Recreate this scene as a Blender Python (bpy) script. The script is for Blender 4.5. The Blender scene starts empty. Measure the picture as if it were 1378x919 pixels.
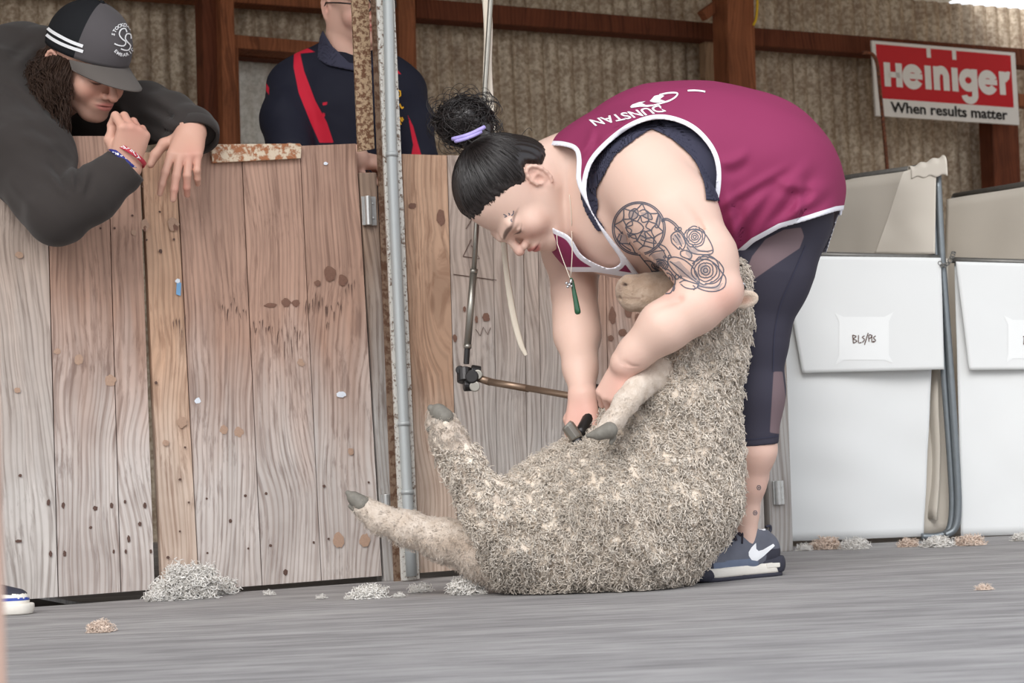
import bpy, math, random
import numpy as np
from mathutils import Vector, Matrix
from mathutils.bvhtree import BVHTree
random.seed(7); RNG = np.random.default_rng(7)
SC = bpy.context.scene; COL = SC.collection
# ---------------------------------------------------------------- camera
FPX = 2600.0; CX, CY = 689.0, 459.5; CAMH = 0.26
PITCH = math.atan(160.5/2600); ROLL = math.asin(0.045)
Fv = np.array([0, math.cos(PITCH), math.sin(PITCH)])
R0 = np.array([1.0, 0, 0]); U0 = np.array([0, -math.sin(PITCH), math.cos(PITCH)])
Rv = math.cos(ROLL)*R0 - math.sin(ROLL)*U0
Uv = math.cos(ROLL)*U0 + math.sin(ROLL)*R0
CAMP = np.array([0, 0, CAMH])
def ray(px, py): return Fv + Rv*((px-CX)/FPX) - Uv*((py-CY)/FPX)
def P(px, py, Y):
    d = ray(px, py); return CAMP + d*(Y/d[1])
def G(px, py, z=0.0):
    d = ray(px, py); return CAMP + d*((z-CAMH)/d[2])
TH = math.atan(0.5); DX = np.array([math.cos(TH), math.sin(TH), 0]); DN = np.array([math.sin(TH), -math.cos(TH), 0])
# shed coordinates: a along the gates, b away from the camera, z up
def S(a, b, z): return DX*a - DN*b + np.array([0, 0, z])
def SL(px, py, b):
    d = ray(px, py); t = b/np.dot(d, -DN); p = CAMP + d*t
    return float(np.dot(p, DX)), float(p[2])
def SP(px, py, b): a, z = SL(px, py, b); return S(a, b, z)
def topx(Q):
    q = Q - CAMP; dep = q@Fv
    return CX + FPX*(q@Rv)/dep, CY - FPX*(q@Uv)/dep
cd = bpy.data.cameras.new('camera'); cam = bpy.data.objects.new('camera', cd); COL.objects.link(cam)
cd.lens = 36*FPX/1378; cd.sensor_width = 36
M = Matrix(((Rv[0], Uv[0], -Fv[0]), (Rv[1], Uv[1], -Fv[1]), (Rv[2], Uv[2], -Fv[2]))).to_4x4(); M.translation = Vector(CAMP)
cam.matrix_world = M; SC.camera = cam
cd.dof.use_dof = True; cd.dof.focus_distance = 3.85; cd.dof.aperture_fstop = 10
# ---------------------------------------------------------------- objects
BASE = {}
def thing(name, label, cat, loc=(0, 0, 0), group=None):
    o = bpy.data.objects.new(name, None); COL.objects.link(o); o.location = Vector(loc); o.empty_display_size = .1
    BASE[o.name] = np.array(loc, float)
    o['label'] = label; o['category'] = cat
    if group: o['group'] = group
    return o
def mesh(name, V, F, mat, parent=None, smooth=True, attrs=None, cols=None, midx=None, bevel=0, label=None):
    V = np.asarray(V, float).reshape(-1, 3)
    if parent is not None: base = BASE[parent.name]
    else:
        lo, hi = V.min(0), V.max(0); base = np.array([(lo[0]+hi[0])/2, (lo[1]+hi[1])/2, lo[2]])
    me = bpy.data.meshes.new(name)
    if isinstance(F, np.ndarray):
        F = F.astype(np.int32); n = F.shape[1]
        me.vertices.add(len(V)); me.vertices.foreach_set('co', (V-base).astype(np.float32).ravel())
        me.loops.add(F.size); me.loops.foreach_set('vertex_index', F.ravel())
        me.polygons.add(len(F)); me.polygons.foreach_set('loop_start', np.arange(0, F.size, n, dtype=np.int32))
        me.update(calc_edges=True); me.validate()
    else:
        me.from_pydata([tuple(v) for v in V-base], [], [tuple(f) for f in F]); me.update()
    if smooth: me.polygons.foreach_set('use_smooth', np.ones(len(me.polygons), bool))
    for m in (mat if isinstance(mat, (list, tuple)) else [mat]): me.materials.append(m)
    if midx is not None: me.polygons.foreach_set('material_index', np.asarray(midx, np.int32))
    if cols is not None:
        a = me.color_attributes.new('Col', 'FLOAT_COLOR', 'POINT'); c = np.ones((len(V), 4), np.float32); c[:, :3] = cols
        a.data.foreach_set('color', c.ravel())
    for k, v in (attrs or {}).items():
        v = np.asarray(v, np.float32)
        if v.ndim == 1: me.attributes.new(k, 'FLOAT', 'POINT').data.foreach_set('value', v)
        else: me.attributes.new(k, 'FLOAT_VECTOR', 'POINT').data.foreach_set('vector', v.ravel())
    o = bpy.data.objects.new(name, me); COL.objects.link(o)
    if parent is not None:
        o.parent = parent; BASE[o.name] = base
    else:
        o.location = Vector(base); BASE[o.name] = base
    if bevel:
        b = o.modifiers.new('bevel', 'BEVEL'); b.width = bevel; b.segments = 2; b.limit_method = 'ANGLE'
    if label: o['label'] = label
    return o
def tag(o, label, cat, group=None):
    o['label'] = label; o['category'] = cat
    if group: o['group'] = group
    return o
def struct(name, *a, **k):
    o = mesh(name, *a, **k); o['kind'] = 'structure'; return o
class MB:
    def __init__(s): s.V = []; s.F = []; s.W = []; s.mi = []
    def add(s, V, F, W=None, mi=0):
        n = len(s.V); V = [np.asarray(v, float) for v in V]
        s.V += V; s.F += [tuple(i+n for i in f) for f in F]; s.mi += [mi]*len(F)
        s.W += list(W) if W is not None else [v for v in V]
    def box(s, fn, lo, hi, wo=(0, 0, 0), mi=0):
        """box in local coords mapped to world by fn; W = local coords + offset"""
        V = []; W = []
        for x in (lo[0], hi[0]):
            for y in (lo[1], hi[1]):
                for z in (lo[2], hi[2]): V.append(fn(x, y, z)); W.append(np.array([x+wo[0], y+wo[1], z+wo[2]]))
        s.add(V, [(0, 1, 3, 2), (4, 6, 7, 5), (0, 4, 5, 1), (2, 3, 7, 6), (0, 2, 6, 4), (1, 5, 7, 3)], W, mi)
    def hexa(s, V8, wo=(0, 0, 0), W8=None, mi=0):
        """8 points: 4 front then 4 back"""
        s.add(V8, [(0, 1, 2, 3), (7, 6, 5, 4), (0, 4, 5, 1), (1, 5, 6, 2), (2, 6, 7, 3), (3, 7, 4, 0)], [np.asarray(w, float)+np.array(wo) for w in (W8 if W8 is not None else V8)], mi)
    def tube(s, pts, r, n=10, cap=True, mi=0, flat=None):
        V, F = tube(pts, r, n, cap); s.add(list(V), [tuple(f) for f in F], mi=mi)
    def build(s, name, mat, parent=None, smooth=False, bevel=0, kind=None, label=None):
        o = mesh(name, s.V, s.F, mat, parent, smooth, attrs={'wp': np.array(s.W)}, midx=s.mi, bevel=bevel, label=label)
        if kind: o['kind'] = kind
        return o
def frames(P_):
    n = len(P_); T = np.gradient(P_, axis=0); T /= np.linalg.norm(T, axis=1)[:, None]+1e-12
    u = np.cross(T[0], [0, 0, 1.]);
    if np.linalg.norm(u) < .1: u = np.cross(T[0], [0, 1., 0])
    u /= np.linalg.norm(u); U = [u]
    for i in range(1, n):
        u = U[-1] - T[i]*np.dot(U[-1], T[i]); u /= np.linalg.norm(u)+1e-12; U.append(u)
    U = np.array(U); return T, U, np.cross(T, U)
def tube(pts, r, n=10, cap=True):
    P_ = np.asarray(pts, float); r = np.broadcast_to(np.asarray(r, float), (len(P_),))
    T, U, W = frames(P_); V = []; F = []
    for i in range(len(P_)):
        for k in range(n):
            a = 2*math.pi*k/n; V.append(P_[i]+r[i]*(U[i]*math.cos(a)+W[i]*math.sin(a)))
    for i in range(len(P_)-1):
        for k in range(n): F.append((i*n+k, i*n+(k+1) % n, (i+1)*n+(k+1) % n, (i+1)*n+k))
    if cap: F.append(tuple(range(n-1, -1, -1))); F.append(tuple((len(P_)-1)*n+k for k in range(n)))
    return V, F
def strands(paths, r0, r1, n=3):
    """paths (N,m,3): many thin tapered tubes as one array mesh"""
    N, m, _ = paths.shape
    T = np.gradient(paths, axis=1); T /= np.linalg.norm(T, axis=2, keepdims=True)+1e-9
    ref = np.array([.31, .82, .48]); U = np.cross(T, ref); U /= np.linalg.norm(U, axis=2, keepdims=True)+1e-9; W = np.cross(T, U)
    rr = (np.linspace(0, 1, m)[None, :, None]); r0 = np.broadcast_to(np.asarray(r0, float), (N,))[:, None, None]; r1 = np.broadcast_to(np.asarray(r1, float), (N,))[:, None, None]
    rad = r0*(1-rr)+r1*rr; V = np.empty((N, m, n, 3))
    for k in range(n):
        a = 2*math.pi*k/n; V[:, :, k] = paths+rad*(U*math.cos(a)+W*math.sin(a))
    idx = np.arange(N*m*n).reshape(N, m, n); Q = []
    for k in range(n):
        k2 = (k+1) % n
        Q.append(np.stack([idx[:, :-1, k], idx[:, :-1, k2], idx[:, 1:, k2], idx[:, 1:, k]], -1).reshape(-1, 4))
    return V.reshape(-1, 3), np.concatenate(Q)
def spline(pts, n):
    """Catmull-Rom through pts (any dims)"""
    p = np.asarray(pts, float); p = np.vstack([2*p[0]-p[1], p, 2*p[-1]-p[-2]]); out = []
    segs = len(p)-3
    for t in np.linspace(0, segs-1e-9, n):
        i = int(t); f = t-i; a, b, c, d = p[i:i+4]
        out.append(.5*((2*b)+(-a+c)*f+(2*a-5*b+4*c-d)*f*f+(-a+3*b-3*c+d)*f**3))
    return np.array(out)
# ---------------------------------------------------------------- signed distance modelling
class Prim:
    def __init__(s, f, lo, hi, op='u', k=.02): s.f = f; s.lo = np.array(lo); s.hi = np.array(hi); s.op = op; s.k = k
def cone(a, b, r1, r2, k=.02, op='u', sy=1.0):
    a = np.asarray(a, float); b = np.asarray(b, float); m = max(r1, r2); yc = (a[1]+b[1])/2
    A = a.copy(); B = b.copy(); A[1] = yc+(a[1]-yc)/sy; B[1] = yc+(b[1]-yc)/sy; ba = B-A; L = max(ba@ba, 1e-12)
    def f(Q):
        q = Q-A
        if sy != 1: q = q.copy(); q[:, 1] = (Q[:, 1]-yc)/sy+yc-A[1]
        t = np.clip(q@ba/L, 0, 1); return np.linalg.norm(q-t[:, None]*ba, axis=1)-(r1+(r2-r1)*t)
    e = np.array([m, m*sy, m]); return Prim(f, np.minimum(a, b)-e, np.maximum(a, b)+e, op, k)
def ell(c, r, R=None, k=.02, op='u'):
    c = np.asarray(c, float); r = np.asarray(r, float); m = r.max()
    def f(Q):
        q = Q-c
        if R is not None: q = q@R
        k0 = np.linalg.norm(q/r, axis=1); k1 = np.linalg.norm(q/r**2, axis=1)+1e-9
        return k0*(k0-1)/k1
    return Prim(f, c-m, c+m, op, k)
def chain(pts, k=.02, sy=1.0, op='u', scale=1/FPX):
    """pts: (px,py,Y,rpx) → cones"""
    J = [(P(a, b, Y), r*Y*scale) for a, b, Y, r in pts]
    return [cone(J[i][0], J[i+1][0], J[i][1], J[i+1][1], k, op, sy) for i in range(len(J)-1)]
def smin(a, b, k):
    h = np.maximum(k-np.abs(a-b), 0)/k; return np.minimum(a, b)-h*h*k*.25
def evalp(prims, Q, far=1.0):
    d = None
    for p in prims:
        if p.op == 'u':
            v = p.f(Q); d = v if d is None else smin(d, v, p.k)
    if d is None: return np.full(len(Q), far)
    for p in prims:
        if p.op == 's': d = -smin(-d, p.f(Q), p.k)
        elif p.op == 'i': d = -smin(-d, -p.f(Q), p.k)
    return d
def field(prims, lo, hi, h, post=None, tile=28, reach=.0):
    lo = np.asarray(lo, float); n = np.ceil((np.asarray(hi)-lo)/h).astype(int)+1
    F_ = np.full(n, 1.0, np.float32)
    for i in range(0, n[0], tile):
        for j in range(0, n[1], tile):
            for l in range(0, n[2], tile):
                e = np.minimum([i+tile, j+tile, l+tile], n); t0 = lo+np.array([i, j, l])*h; t1 = lo+(e-1)*h
                act = [p for p in prims if np.all(p.lo-p.k-reach-.004 < t1) and np.all(p.hi+p.k+reach+.004 > t0)]
                if not any(p.op == 'u' for p in act): continue
                g = np.stack(np.meshgrid(*[lo[a]+np.arange(s, q)*h for a, (s, q) in enumerate(zip((i, j, l), e))], indexing='ij'), -1).reshape(-1, 3)
                d = evalp(act, g)
                if post is not None: d = post(g, d)
                F_[i:e[0], j:e[1], l:e[2]] = d.reshape(e[0]-i, e[1]-j, e[2]-l)
    return F_
def nets(F_, lo, h):
    nx, ny, nz = F_.shape; ins = F_ < 0
    c = ins[:-1, :-1, :-1].astype(np.int8)
    for dx in (0, 1):
        for dy in (0, 1):
            for dz in (0, 1):
                if dx+dy+dz: c = c+ins[dx:nx-1+dx, dy:ny-1+dy, dz:nz-1+dz]
    act = (c > 0) & (c < 8); I = np.argwhere(act); flat = (I[:, 0]*(ny-1)+I[:, 1])*(nz-1)+I[:, 2]
    cor = {}
    for dx in (0, 1):
        for dy in (0, 1):
            for dz in (0, 1): cor[(dx, dy, dz)] = F_[I[:, 0]+dx, I[:, 1]+dy, I[:, 2]+dz].astype(float)
    acc = np.zeros((len(I), 3)); cnt = np.zeros(len(I))
    for ax in range(3):
        for u in (0, 1):
            for v in (0, 1):
                a = [0, 0, 0]; oth = [q for q in range(3) if q != ax]; a[oth[0]] = u; a[oth[1]] = v; b = list(a); b[ax] = 1
                f0, f1 = cor[tuple(a)], cor[tuple(b)]; m = (f0 < 0) != (f1 < 0); t = np.where(m, f0/np.where(m, f0-f1, 1), 0)
                p = np.tile(np.array(a, float), (len(I), 1)); p[:, ax] = t; acc[m] += p[m]; cnt += m
    V = np.asarray(lo)+(I+acc/np.maximum(cnt, 1)[:, None])*h
    def cid(i, j, k):
        f = (i*(ny-1)+j)*(nz-1)+k; s = np.searchsorted(flat, f); return s
    Q = []
    for ax in range(3):
        sl0 = [slice(None)]*3; sl1 = [slice(None)]*3; sl0[ax] = slice(0, -1); sl1[ax] = slice(1, None)
        A = ins[tuple(sl0)]; B = ins[tuple(sl1)]; E = np.argwhere(A != B)
        o1, o2 = (ax+1) % 3, (ax+2) % 3; sh = np.array(F_.shape)
        E = E[(E[:, o1] > 0) & (E[:, o2] > 0) & (E[:, o1] < sh[o1]-1) & (E[:, o2] < sh[o2]-1)]
        fl = A[E[:, 0], E[:, 1], E[:, 2]]; q = []
        for (s1, s2) in ((1, 1), (0, 1), (0, 0), (1, 0)):
            e = E.copy(); e[:, o1] -= s1; e[:, o2] -= s2; q.append(cid(e[:, 0], e[:, 1], e[:, 2]))
        q = np.stack(q, 1); q[~fl] = q[~fl][:, ::-1]; Q.append(q)
    return V, np.concatenate(Q)
def bounds(prims, pad=.02):
    us = [p for p in prims if p.op == 'u']; return np.min([p.lo for p in us], 0)-pad, np.max([p.hi for p in us], 0)+pad
def sdf_mesh(prims, h, lo=None, hi=None, post=None, pad=.02, reach=0.):
    a, b = bounds(prims, pad); lo = a if lo is None else np.maximum(a, lo); hi = b if hi is None else np.minimum(b, hi)
    return nets(field(prims, lo, hi, h, post, reach=reach), lo, h)
def join(*VF):
    V = []; F_ = []; n = 0
    for v, f in VF: V.append(v); F_.append(f+n); n += len(v)
    return np.vstack(V), np.vstack(F_)
def keep(V, F_, mask):
    """keep faces whose first vertex has mask"""
    F_ = F_[mask[F_].all(1)]; u, inv = np.unique(F_, return_inverse=True); return V[u], inv.reshape(F_.shape)
def polysd(poly, x, y):
    """signed distance to a 2D polygon, negative inside"""
    poly = np.asarray(poly, float); d = np.full(len(x), 1e18); ins = np.zeros(len(x), bool); n = len(poly)
    for i in range(n):
        a = poly[i]; b = poly[(i+1) % n]; e = b-a; wx = x-a[0]; wy = y-a[1]; t = np.clip((wx*e[0]+wy*e[1])/(e@e+1e-12), 0, 1)
        d = np.minimum(d, (wx-e[0]*t)**2+(wy-e[1]*t)**2)
        c = (a[1] > y) != (b[1] > y); xi = a[0]+(y-a[1])*e[0]/(e[1] if e[1] else 1e-12); ins ^= c & (x < xi)
    return np.where(ins, -1, 1)*np.sqrt(d)
def lnoise(Q, f, seed=0):
    """cheap smooth pseudo noise from sines, about -1..1"""
    r = np.random.default_rng(seed); s = 0
    for i in range(5):
        k = r.normal(size=3); k *= f*(1+.35*i)/np.linalg.norm(k); s = s+np.sin(Q@k+r.uniform(0, 6.28)+1.3*np.sin(Q@(k[[1, 2, 0]]*.7)+r.uniform(0, 6)))
    return s/3.2
def bvh(V, F_): return BVHTree.FromPolygons([tuple(v) for v in V], [tuple(f) for f in F_])
def bvh_of(o):
    m = o.data; b = Vector(BASE[o.name]); return BVHTree.FromPolygons([tuple(v.co+b) for v in m.vertices], [tuple(p.vertices) for p in m.polygons])
def cast(tree, px, py, lift=.0008):
    d = Vector(ray(px, py)).normalized(); h = tree.ray_cast(Vector(CAMP), d)
    if h[0] is None: return None
    n = h[1] if h[1].dot(d) < 0 else -h[1]
    return np.array(h[0]+n*lift)
def ribbons(tree, lines, w, lift=.0008, n=None, closed=False):
    V = []; F_ = []
    for ln in lines:
        ln = np.asarray(ln, float)
        wd = w
        m = n or max(4, int(np.sum(np.linalg.norm(np.diff(ln[:, :2], axis=0), axis=1))/3)+2)
        p = spline(ln, m) if len(ln) > 2 else np.linspace(ln[0], ln[-1], m)
        t = np.gradient(p[:, :2], axis=0); t /= np.linalg.norm(t, axis=1)[:, None]+1e-9; nn = np.stack([-t[:, 1], t[:, 0]], 1)
        ww = p[:, 2] if p.shape[1] > 2 else np.full(len(p), wd); prev = None
        for i in range(len(p)):
            a = p[i, :2]+nn[i]*ww[i]/2; b = p[i, :2]-nn[i]*ww[i]/2
            A = cast(tree, *a, lift); B = cast(tree, *b, lift)
            if A is None or B is None or (prev is not None and np.linalg.norm(A-prev[2]) > .03): prev = None; continue
            V += [A, B]; q = (len(V)-2, len(V)-1, A)
            if prev is not None: F_.append((prev[0], prev[1], q[1], q[0]))
            prev = q
    return V, F_
def patch(tree, V2, F2, lift=.0008, lim=.03):
    """drape a flat 2D mesh (pixel coords) on a surface"""
    C = [cast(tree, x, y, lift) for x, y in V2]; F_ = []
    for f in F2:
        if any(C[i] is None for i in f): continue
        q = [C[i] for i in f]
        if max(np.linalg.norm(q[i]-q[i-1]) for i in range(len(q))) > lim: continue
        F_.append(f)
    return [c if c is not None else np.zeros(3) for c in C], F_
def clean(V, F_):
    u = sorted({i for f in F_ for i in f}); mp = {j: i for i, j in enumerate(u)}; return [V[j] for j in u], [tuple(mp[i] for i in f) for f in F_]
def polyfill(poly, step=2.0):
    """grid-triangulated polygon in pixel space"""
    poly = np.asarray(poly, float); lo, hi = poly.min(0), poly.max(0); nx = max(2, int((hi[0]-lo[0])/step)); ny = max(2, int((hi[1]-lo[1])/step))
    import mathutils
    pts = [Vector(p) for p in poly]; n = len(pts); g = []
    X, Y = np.meshgrid(np.linspace(lo[0], hi[0], nx+1), np.linspace(lo[1], hi[1], ny+1)); s = polysd(poly, X.ravel(), Y.ravel())
    for x, y, d in zip(X.ravel(), Y.ravel(), s):
        if d < -step*.35: g.append(Vector((x, y)))
    r = mathutils.geometry.delaunay_2d_cdt(pts+g, [], [list(range(n))], 1, 1e-4)
    return [tuple(v) for v in r[0]], [tuple(f) for f in r[2]]
def text2d(s, bold=0.0, size=1.0):
    """text as a flat mesh: verts (x,y), faces; origin at the left of the baseline"""
    c = bpy.data.curves.new('lettering', 'FONT'); c.body = s; c.size = size; c.offset = bold; c.resolution_u = 3
    o = bpy.data.objects.new('lettering', c); COL.objects.link(o); dg = bpy.context.evaluated_depsgraph_get(); m = bpy.data.meshes.new_from_object(o.evaluated_get(dg))
    V = [(v.co.x, v.co.y) for v in m.vertices]; F_ = [tuple(p.vertices) for p in m.polygons]
    bpy.data.objects.remove(o); bpy.data.curves.remove(c); bpy.data.meshes.remove(m)
    return V, F_
# ---------------------------------------------------------------- materials
def srgb(r, g, b):
    return tuple(((c/255)/12.92 if c/255 <= .04045 else ((c/255+.055)/1.055)**2.4) for c in (r, g, b))
class NT:
    def __init__(s, name, rough=.6, metal=0, spec=.3):
        s.m = bpy.data.materials.new(name); s.m.use_nodes = True; s.t = s.m.node_tree; s.b = s.t.nodes['Principled BSDF']
        s.b.inputs['Roughness'].default_value = rough; s.b.inputs['Metallic'].default_value = metal; s.b.inputs['Specular IOR Level'].default_value = spec
    def n(s, typ, ins=None, **k):
        x = s.t.nodes.new('ShaderNode'+typ)
        for a, v in k.items(): setattr(x, a, v)
        for a, v in (ins or {}).items():
            i = x.inputs[a]
            if isinstance(v, bpy.types.NodeSocket): s.t.links.new(v, i)
            else: i.default_value = v
        return x
    def attr(s, a, out='Vector'): return s.n('Attribute', attribute_name=a).outputs[out]
    def obj(s): return s.n('TexCoord').outputs['Object']
    def scale(s, v, sc, off=(0, 0, 0)): return s.n('Mapping', {'Vector': v, 'Scale': sc, 'Location': off}).outputs[0]
    def noise(s, v, sc, det=4, rough=.55, dist=0, out='Fac'): return s.n('TexNoise', {'Vector': v, 'Scale': sc, 'Detail': det, 'Roughness': rough, 'Distortion': dist}).outputs[out]
    def ramp(s, f, stops):
        x = s.n('ValToRGB', {'Fac': f}); e = x.color_ramp.elements
        for i, (p, c) in enumerate(stops):
            el = e[i] if i < 2 else e.new(p); el.position = p; c = c if not isinstance(c, (int, float)) else (c, c, c); el.color = (*c, 1)
        return x.outputs[0]
    def mix(s, f, a, b, mode='MIX'):
        x = s.n('Mix', data_type='RGBA', blend_type=mode)
        for i, v in ((0, f), (6, a), (7, b)):
            if isinstance(v, bpy.types.NodeSocket): s.t.links.new(v, x.inputs[i])
            elif i == 0: x.inputs[0].default_value = v
            else: x.inputs[i].default_value = (*v, 1) if not isinstance(v, (int, float)) else (v, v, v, 1)
        return x.outputs[2]
    def math(s, op, a, b=0.0, c=0.0):
        x = s.n('Math', operation=op)
        for i, v in enumerate((a, b, c)):
            if isinstance(v, bpy.types.NodeSocket): s.t.links.new(v, x.inputs[i])
            else: x.inputs[i].default_value = v
        return x.outputs[0]
    def col(s, c):
        if isinstance(c, bpy.types.NodeSocket): s.t.links.new(c, s.b.inputs['Base Color'])
        else: s.b.inputs['Base Color'].default_value = (*c, 1)
        return s
    def bump(s, h, st=.3, dist=.002):
        x = s.n('Bump', {'Height': h, 'Strength': st, 'Distance': dist}); s.t.links.new(x.outputs[0], s.b.inputs['Normal']); return s
    def inp(s, name, v):
        if isinstance(v, bpy.types.NodeSocket): s.t.links.new(v, s.b.inputs[name])
        else: s.b.inputs[name].default_value = v
        return s
def simple(name, c, rough=.6, metal=0, spec=.3, var=.12, sc=40, bump=.15, bd=.001):
    t = NT(name, rough, metal, spec); f = t.noise(t.obj(), sc)
    t.col(t.mix(f, tuple(x*(1-var) for x in c), tuple(min(1, x*(1+var)) for x in c)))
    if bump: t.bump(t.noise(t.obj(), sc*6, 3), bump, bd)
    return t.m
def wood(name, base, dark, low=None, z0=.35, z1=.75, grain=1.0, rough=.8):
    """weathered timber; wp.x across, wp.z along the board"""
    t = NT(name, rough, 0, .2); v = t.attr('wp')
    # knots: the grain bends round sparse cells
    kv = t.scale(v, (1, .0, .3)); vo = t.n('TexVoronoi', {'Vector': kv, 'Scale': 4.2, 'Randomness': 1.0})
    kd = vo.outputs['Distance']; near = t.ramp(kd, [(0.0, 1.0), (.22, 0.0)])
    warp = t.noise(t.scale(v, (1, .3, .55)), 2.6, 2, out='Color')
    off = t.n('VectorMath', {0: warp, 1: (.16, .16, 0)}, operation='MULTIPLY').outputs[0]
    off2 = t.n('VectorMath', {0: near, 1: (.05, 0, 0)}, operation='MULTIPLY').outputs[0]
    w = t.n('VectorMath', {0: v, 1: off}, operation='ADD').outputs[0]; w = t.n('VectorMath', {0: w, 1: off2}, operation='ADD').outputs[0]
    g1 = t.noise(t.scale(w, (1, 1, .02)), 95*grain, 4, .62); g2 = t.noise(t.scale(w, (1, 1, .035)), 26*grain, 3, .5)
    wv = t.n('TexWave', {'Vector': t.scale(w, (1, .2, .03)), 'Scale': 22*grain, 'Distortion': 5.0, 'Detail': 2.0, 'Detail Scale': 1.5}, wave_type='BANDS', bands_direction='X').outputs['Fac']
    lines = t.math('MULTIPLY', t.ramp(wv, [(0.0, 0.0), (.5, .9), (1, 1.0)]), 1.0)
    c = t.mix(t.ramp(g2, [(.3, 0.0), (.7, 1.0)]), tuple(x*.86 for x in base), tuple(min(1, x*1.14) for x in base))
    if low is not None:
        z = t.n('SeparateXYZ', {0: t.n('NewGeometry').outputs['Position']}).outputs[2]
        zz = t.math('ADD', z, t.math('MULTIPLY', t.noise(t.scale(v, (1, 1, .15)), 14, 3), .5))
        f = t.n('MapRange', {0: zz, 1: z0+.25, 2: z1+.25}).outputs[0]
        lw = t.mix(t.ramp(g2, [(.3, 0.0), (.7, 1.0)]), tuple(x*.88 for x in low), tuple(min(1, x*1.1) for x in low)); c = t.mix(f, lw, c)
    c = t.mix(t.math('MULTIPLY', t.math('SUBTRACT', 1.0, lines), .38), c, tuple(x*.5 for x in base), 'MIX')
    c = t.mix(t.math('MULTIPLY', t.ramp(g1, [(.36, 1.0), (.5, 0.0)]), .45), c, dark)
    blot = t.noise(v, 5, 4, .6); c = t.mix(t.math('MULTIPLY', t.ramp(blot, [(.42, 0.0), (.7, 1.0)]), .25), c, dark)
    c = t.mix(t.math('MULTIPLY', t.ramp(kd, [(0.03, 1.0), (.055, 0.0)]), .75), c, tuple(x*.8 for x in dark))
    t.col(c); h = t.math('ADD', t.math('MULTIPLY', g1, .6), t.math('MULTIPLY', lines, .35)); t.bump(h, .55, .0015)
    return t.m
MT = {}
MT['gate'] = wood('gate_wood', srgb(182, 148, 130), srgb(98, 72, 62), srgb(206, 197, 191), .26, .62, 1.25)
MT['gate_red'] = wood('gate_wood_red', srgb(200, 164, 138), srgb(120, 84, 64), srgb(212, 192, 176), .22, .5, 1.25)
MT['gate_grey'] = wood('gate_wood_grey', srgb(186, 168, 156), srgb(106, 90, 82), srgb(208, 201, 195), .3, .7, 1.25)
MT['frame'] = wood('frame_timber', srgb(150, 92, 62), srgb(64, 34, 22), grain=.8)
MT['frame_dark'] = wood('frame_timber_dark', srgb(112, 62, 42), srgb(48, 26, 18), grain=.8)
MT['frame_pale'] = wood('frame_timber_pale', srgb(170, 140, 112), srgb(96, 66, 48), grain=.8)
MT['post_wood'] = wood('hinge_post_wood', srgb(150, 128, 112), srgb(84, 60, 48), srgb(176, 172, 168), .4, .8)
MT['knot'] = simple('dark_knot', srgb(124, 92, 78), .8, var=.3, sc=300)
MT['knot_dark'] = simple('water_stain', srgb(96, 74, 66), .8, var=.3, sc=300)
MT['knot_pale'] = simple('pale_knot', srgb(176, 146, 126), .8, var=.2, sc=300)
MT['paint_blue'] = simple('blue_paint_fleck', srgb(120, 165, 205), .5)
MT['paint_white'] = simple('white_paint_fleck', srgb(225, 230, 238), .5)
def corr(name, a, b, c):
    t = NT(name, .55, .25, .4); o = t.obj()
    n1 = t.n('TexVoronoi', {'Vector': o, 'Scale': 60.0}).outputs['Color']; n1 = t.n('SeparateColor', {0: n1}).outputs[0]; n2 = t.noise(o, 7, 5, .65); n3 = t.noise(t.scale(o, (1, 1, .15)), 22, 4)
    k = t.mix(t.ramp(t.noise(o, 48, 3, .7), [(.42, 0.0), (.58, 1.0)]), a, b); k = t.mix(t.math('MULTIPLY', n1, .3), k, b)
    k = t.mix(t.ramp(n2, [(.45, 0.0), (.75, .55)]), k, c); k = t.mix(t.ramp(n3, [(.55, 0.0), (.8, .45)]), k, tuple(x*.6 for x in c))
    t.col(k); t.inp('Roughness', t.ramp(n2, [(.3, .45), (.7, .7)])); return t.m
MT['corr'] = corr('corrugated_iron', srgb(156, 136, 114), srgb(206, 190, 168), srgb(130, 100, 80))
MT['corr_pale'] = corr('pale_corrugated_iron', srgb(180, 176, 166), srgb(206, 202, 194), srgb(150, 132, 112))
def rusty(name, metal, rust, cov=.5, sc=60):
    t = NT(name, .55, .3, .4); o = t.obj(); f = t.ramp(t.noise(o, sc, 6, .7), [(cov-.04, 0.0), (cov+.05, 1.0)])
    r = t.mix(t.noise(o, sc*2), tuple(x*.6 for x in rust), rust); t.col(t.mix(f, metal, r)); t.inp('Metallic', t.math('SUBTRACT', .35, t.math('MULTIPLY', f, .3))); t.bump(f, .4, .001); return t.m
MT['galv'] = rusty('galvanised_steel', srgb(176, 180, 180), srgb(130, 122, 112), .72, 45)
MT['galv_speck'] = rusty('speckled_galvanised_flange', srgb(208, 205, 198), srgb(120, 96, 80), .56, 130)
MT['rust_speck'] = rusty('rust_speckled_flange', srgb(186, 160, 130), srgb(120, 82, 58), .5, 110)
MT['rust_web'] = rusty('rusted_web', srgb(140, 118, 100), srgb(104, 74, 56), .5, 60)
MT['rust'] = rusty('rusty_bar', srgb(140, 84, 58), srgb(96, 54, 38), .5, 90)
MT['rust_pale'] = rusty('flaking_rust_angle', srgb(214, 196, 172), srgb(176, 112, 72), .5, 50)
MT['steel'] = simple('tube_steel', srgb(150, 146, 138), .35, .8, .5, .15, 60, .05)
MT['brass'] = simple('worn_brass_tube', srgb(140, 118, 100), .4, .7, .5, .2, 50, .05)
MT['black_metal'] = simple('blackened_steel', srgb(48, 46, 46), .35, .5, .5, .3, 50, .1)
MT['hinge'] = simple('hinge_steel', srgb(188, 188, 186), .35, .7, .5, .2, 90, .1)
MT['frame_steel'] = simple('bin_frame_steel', srgb(124, 130, 134), .4, .6, .5, .15, 50, .05)
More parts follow.
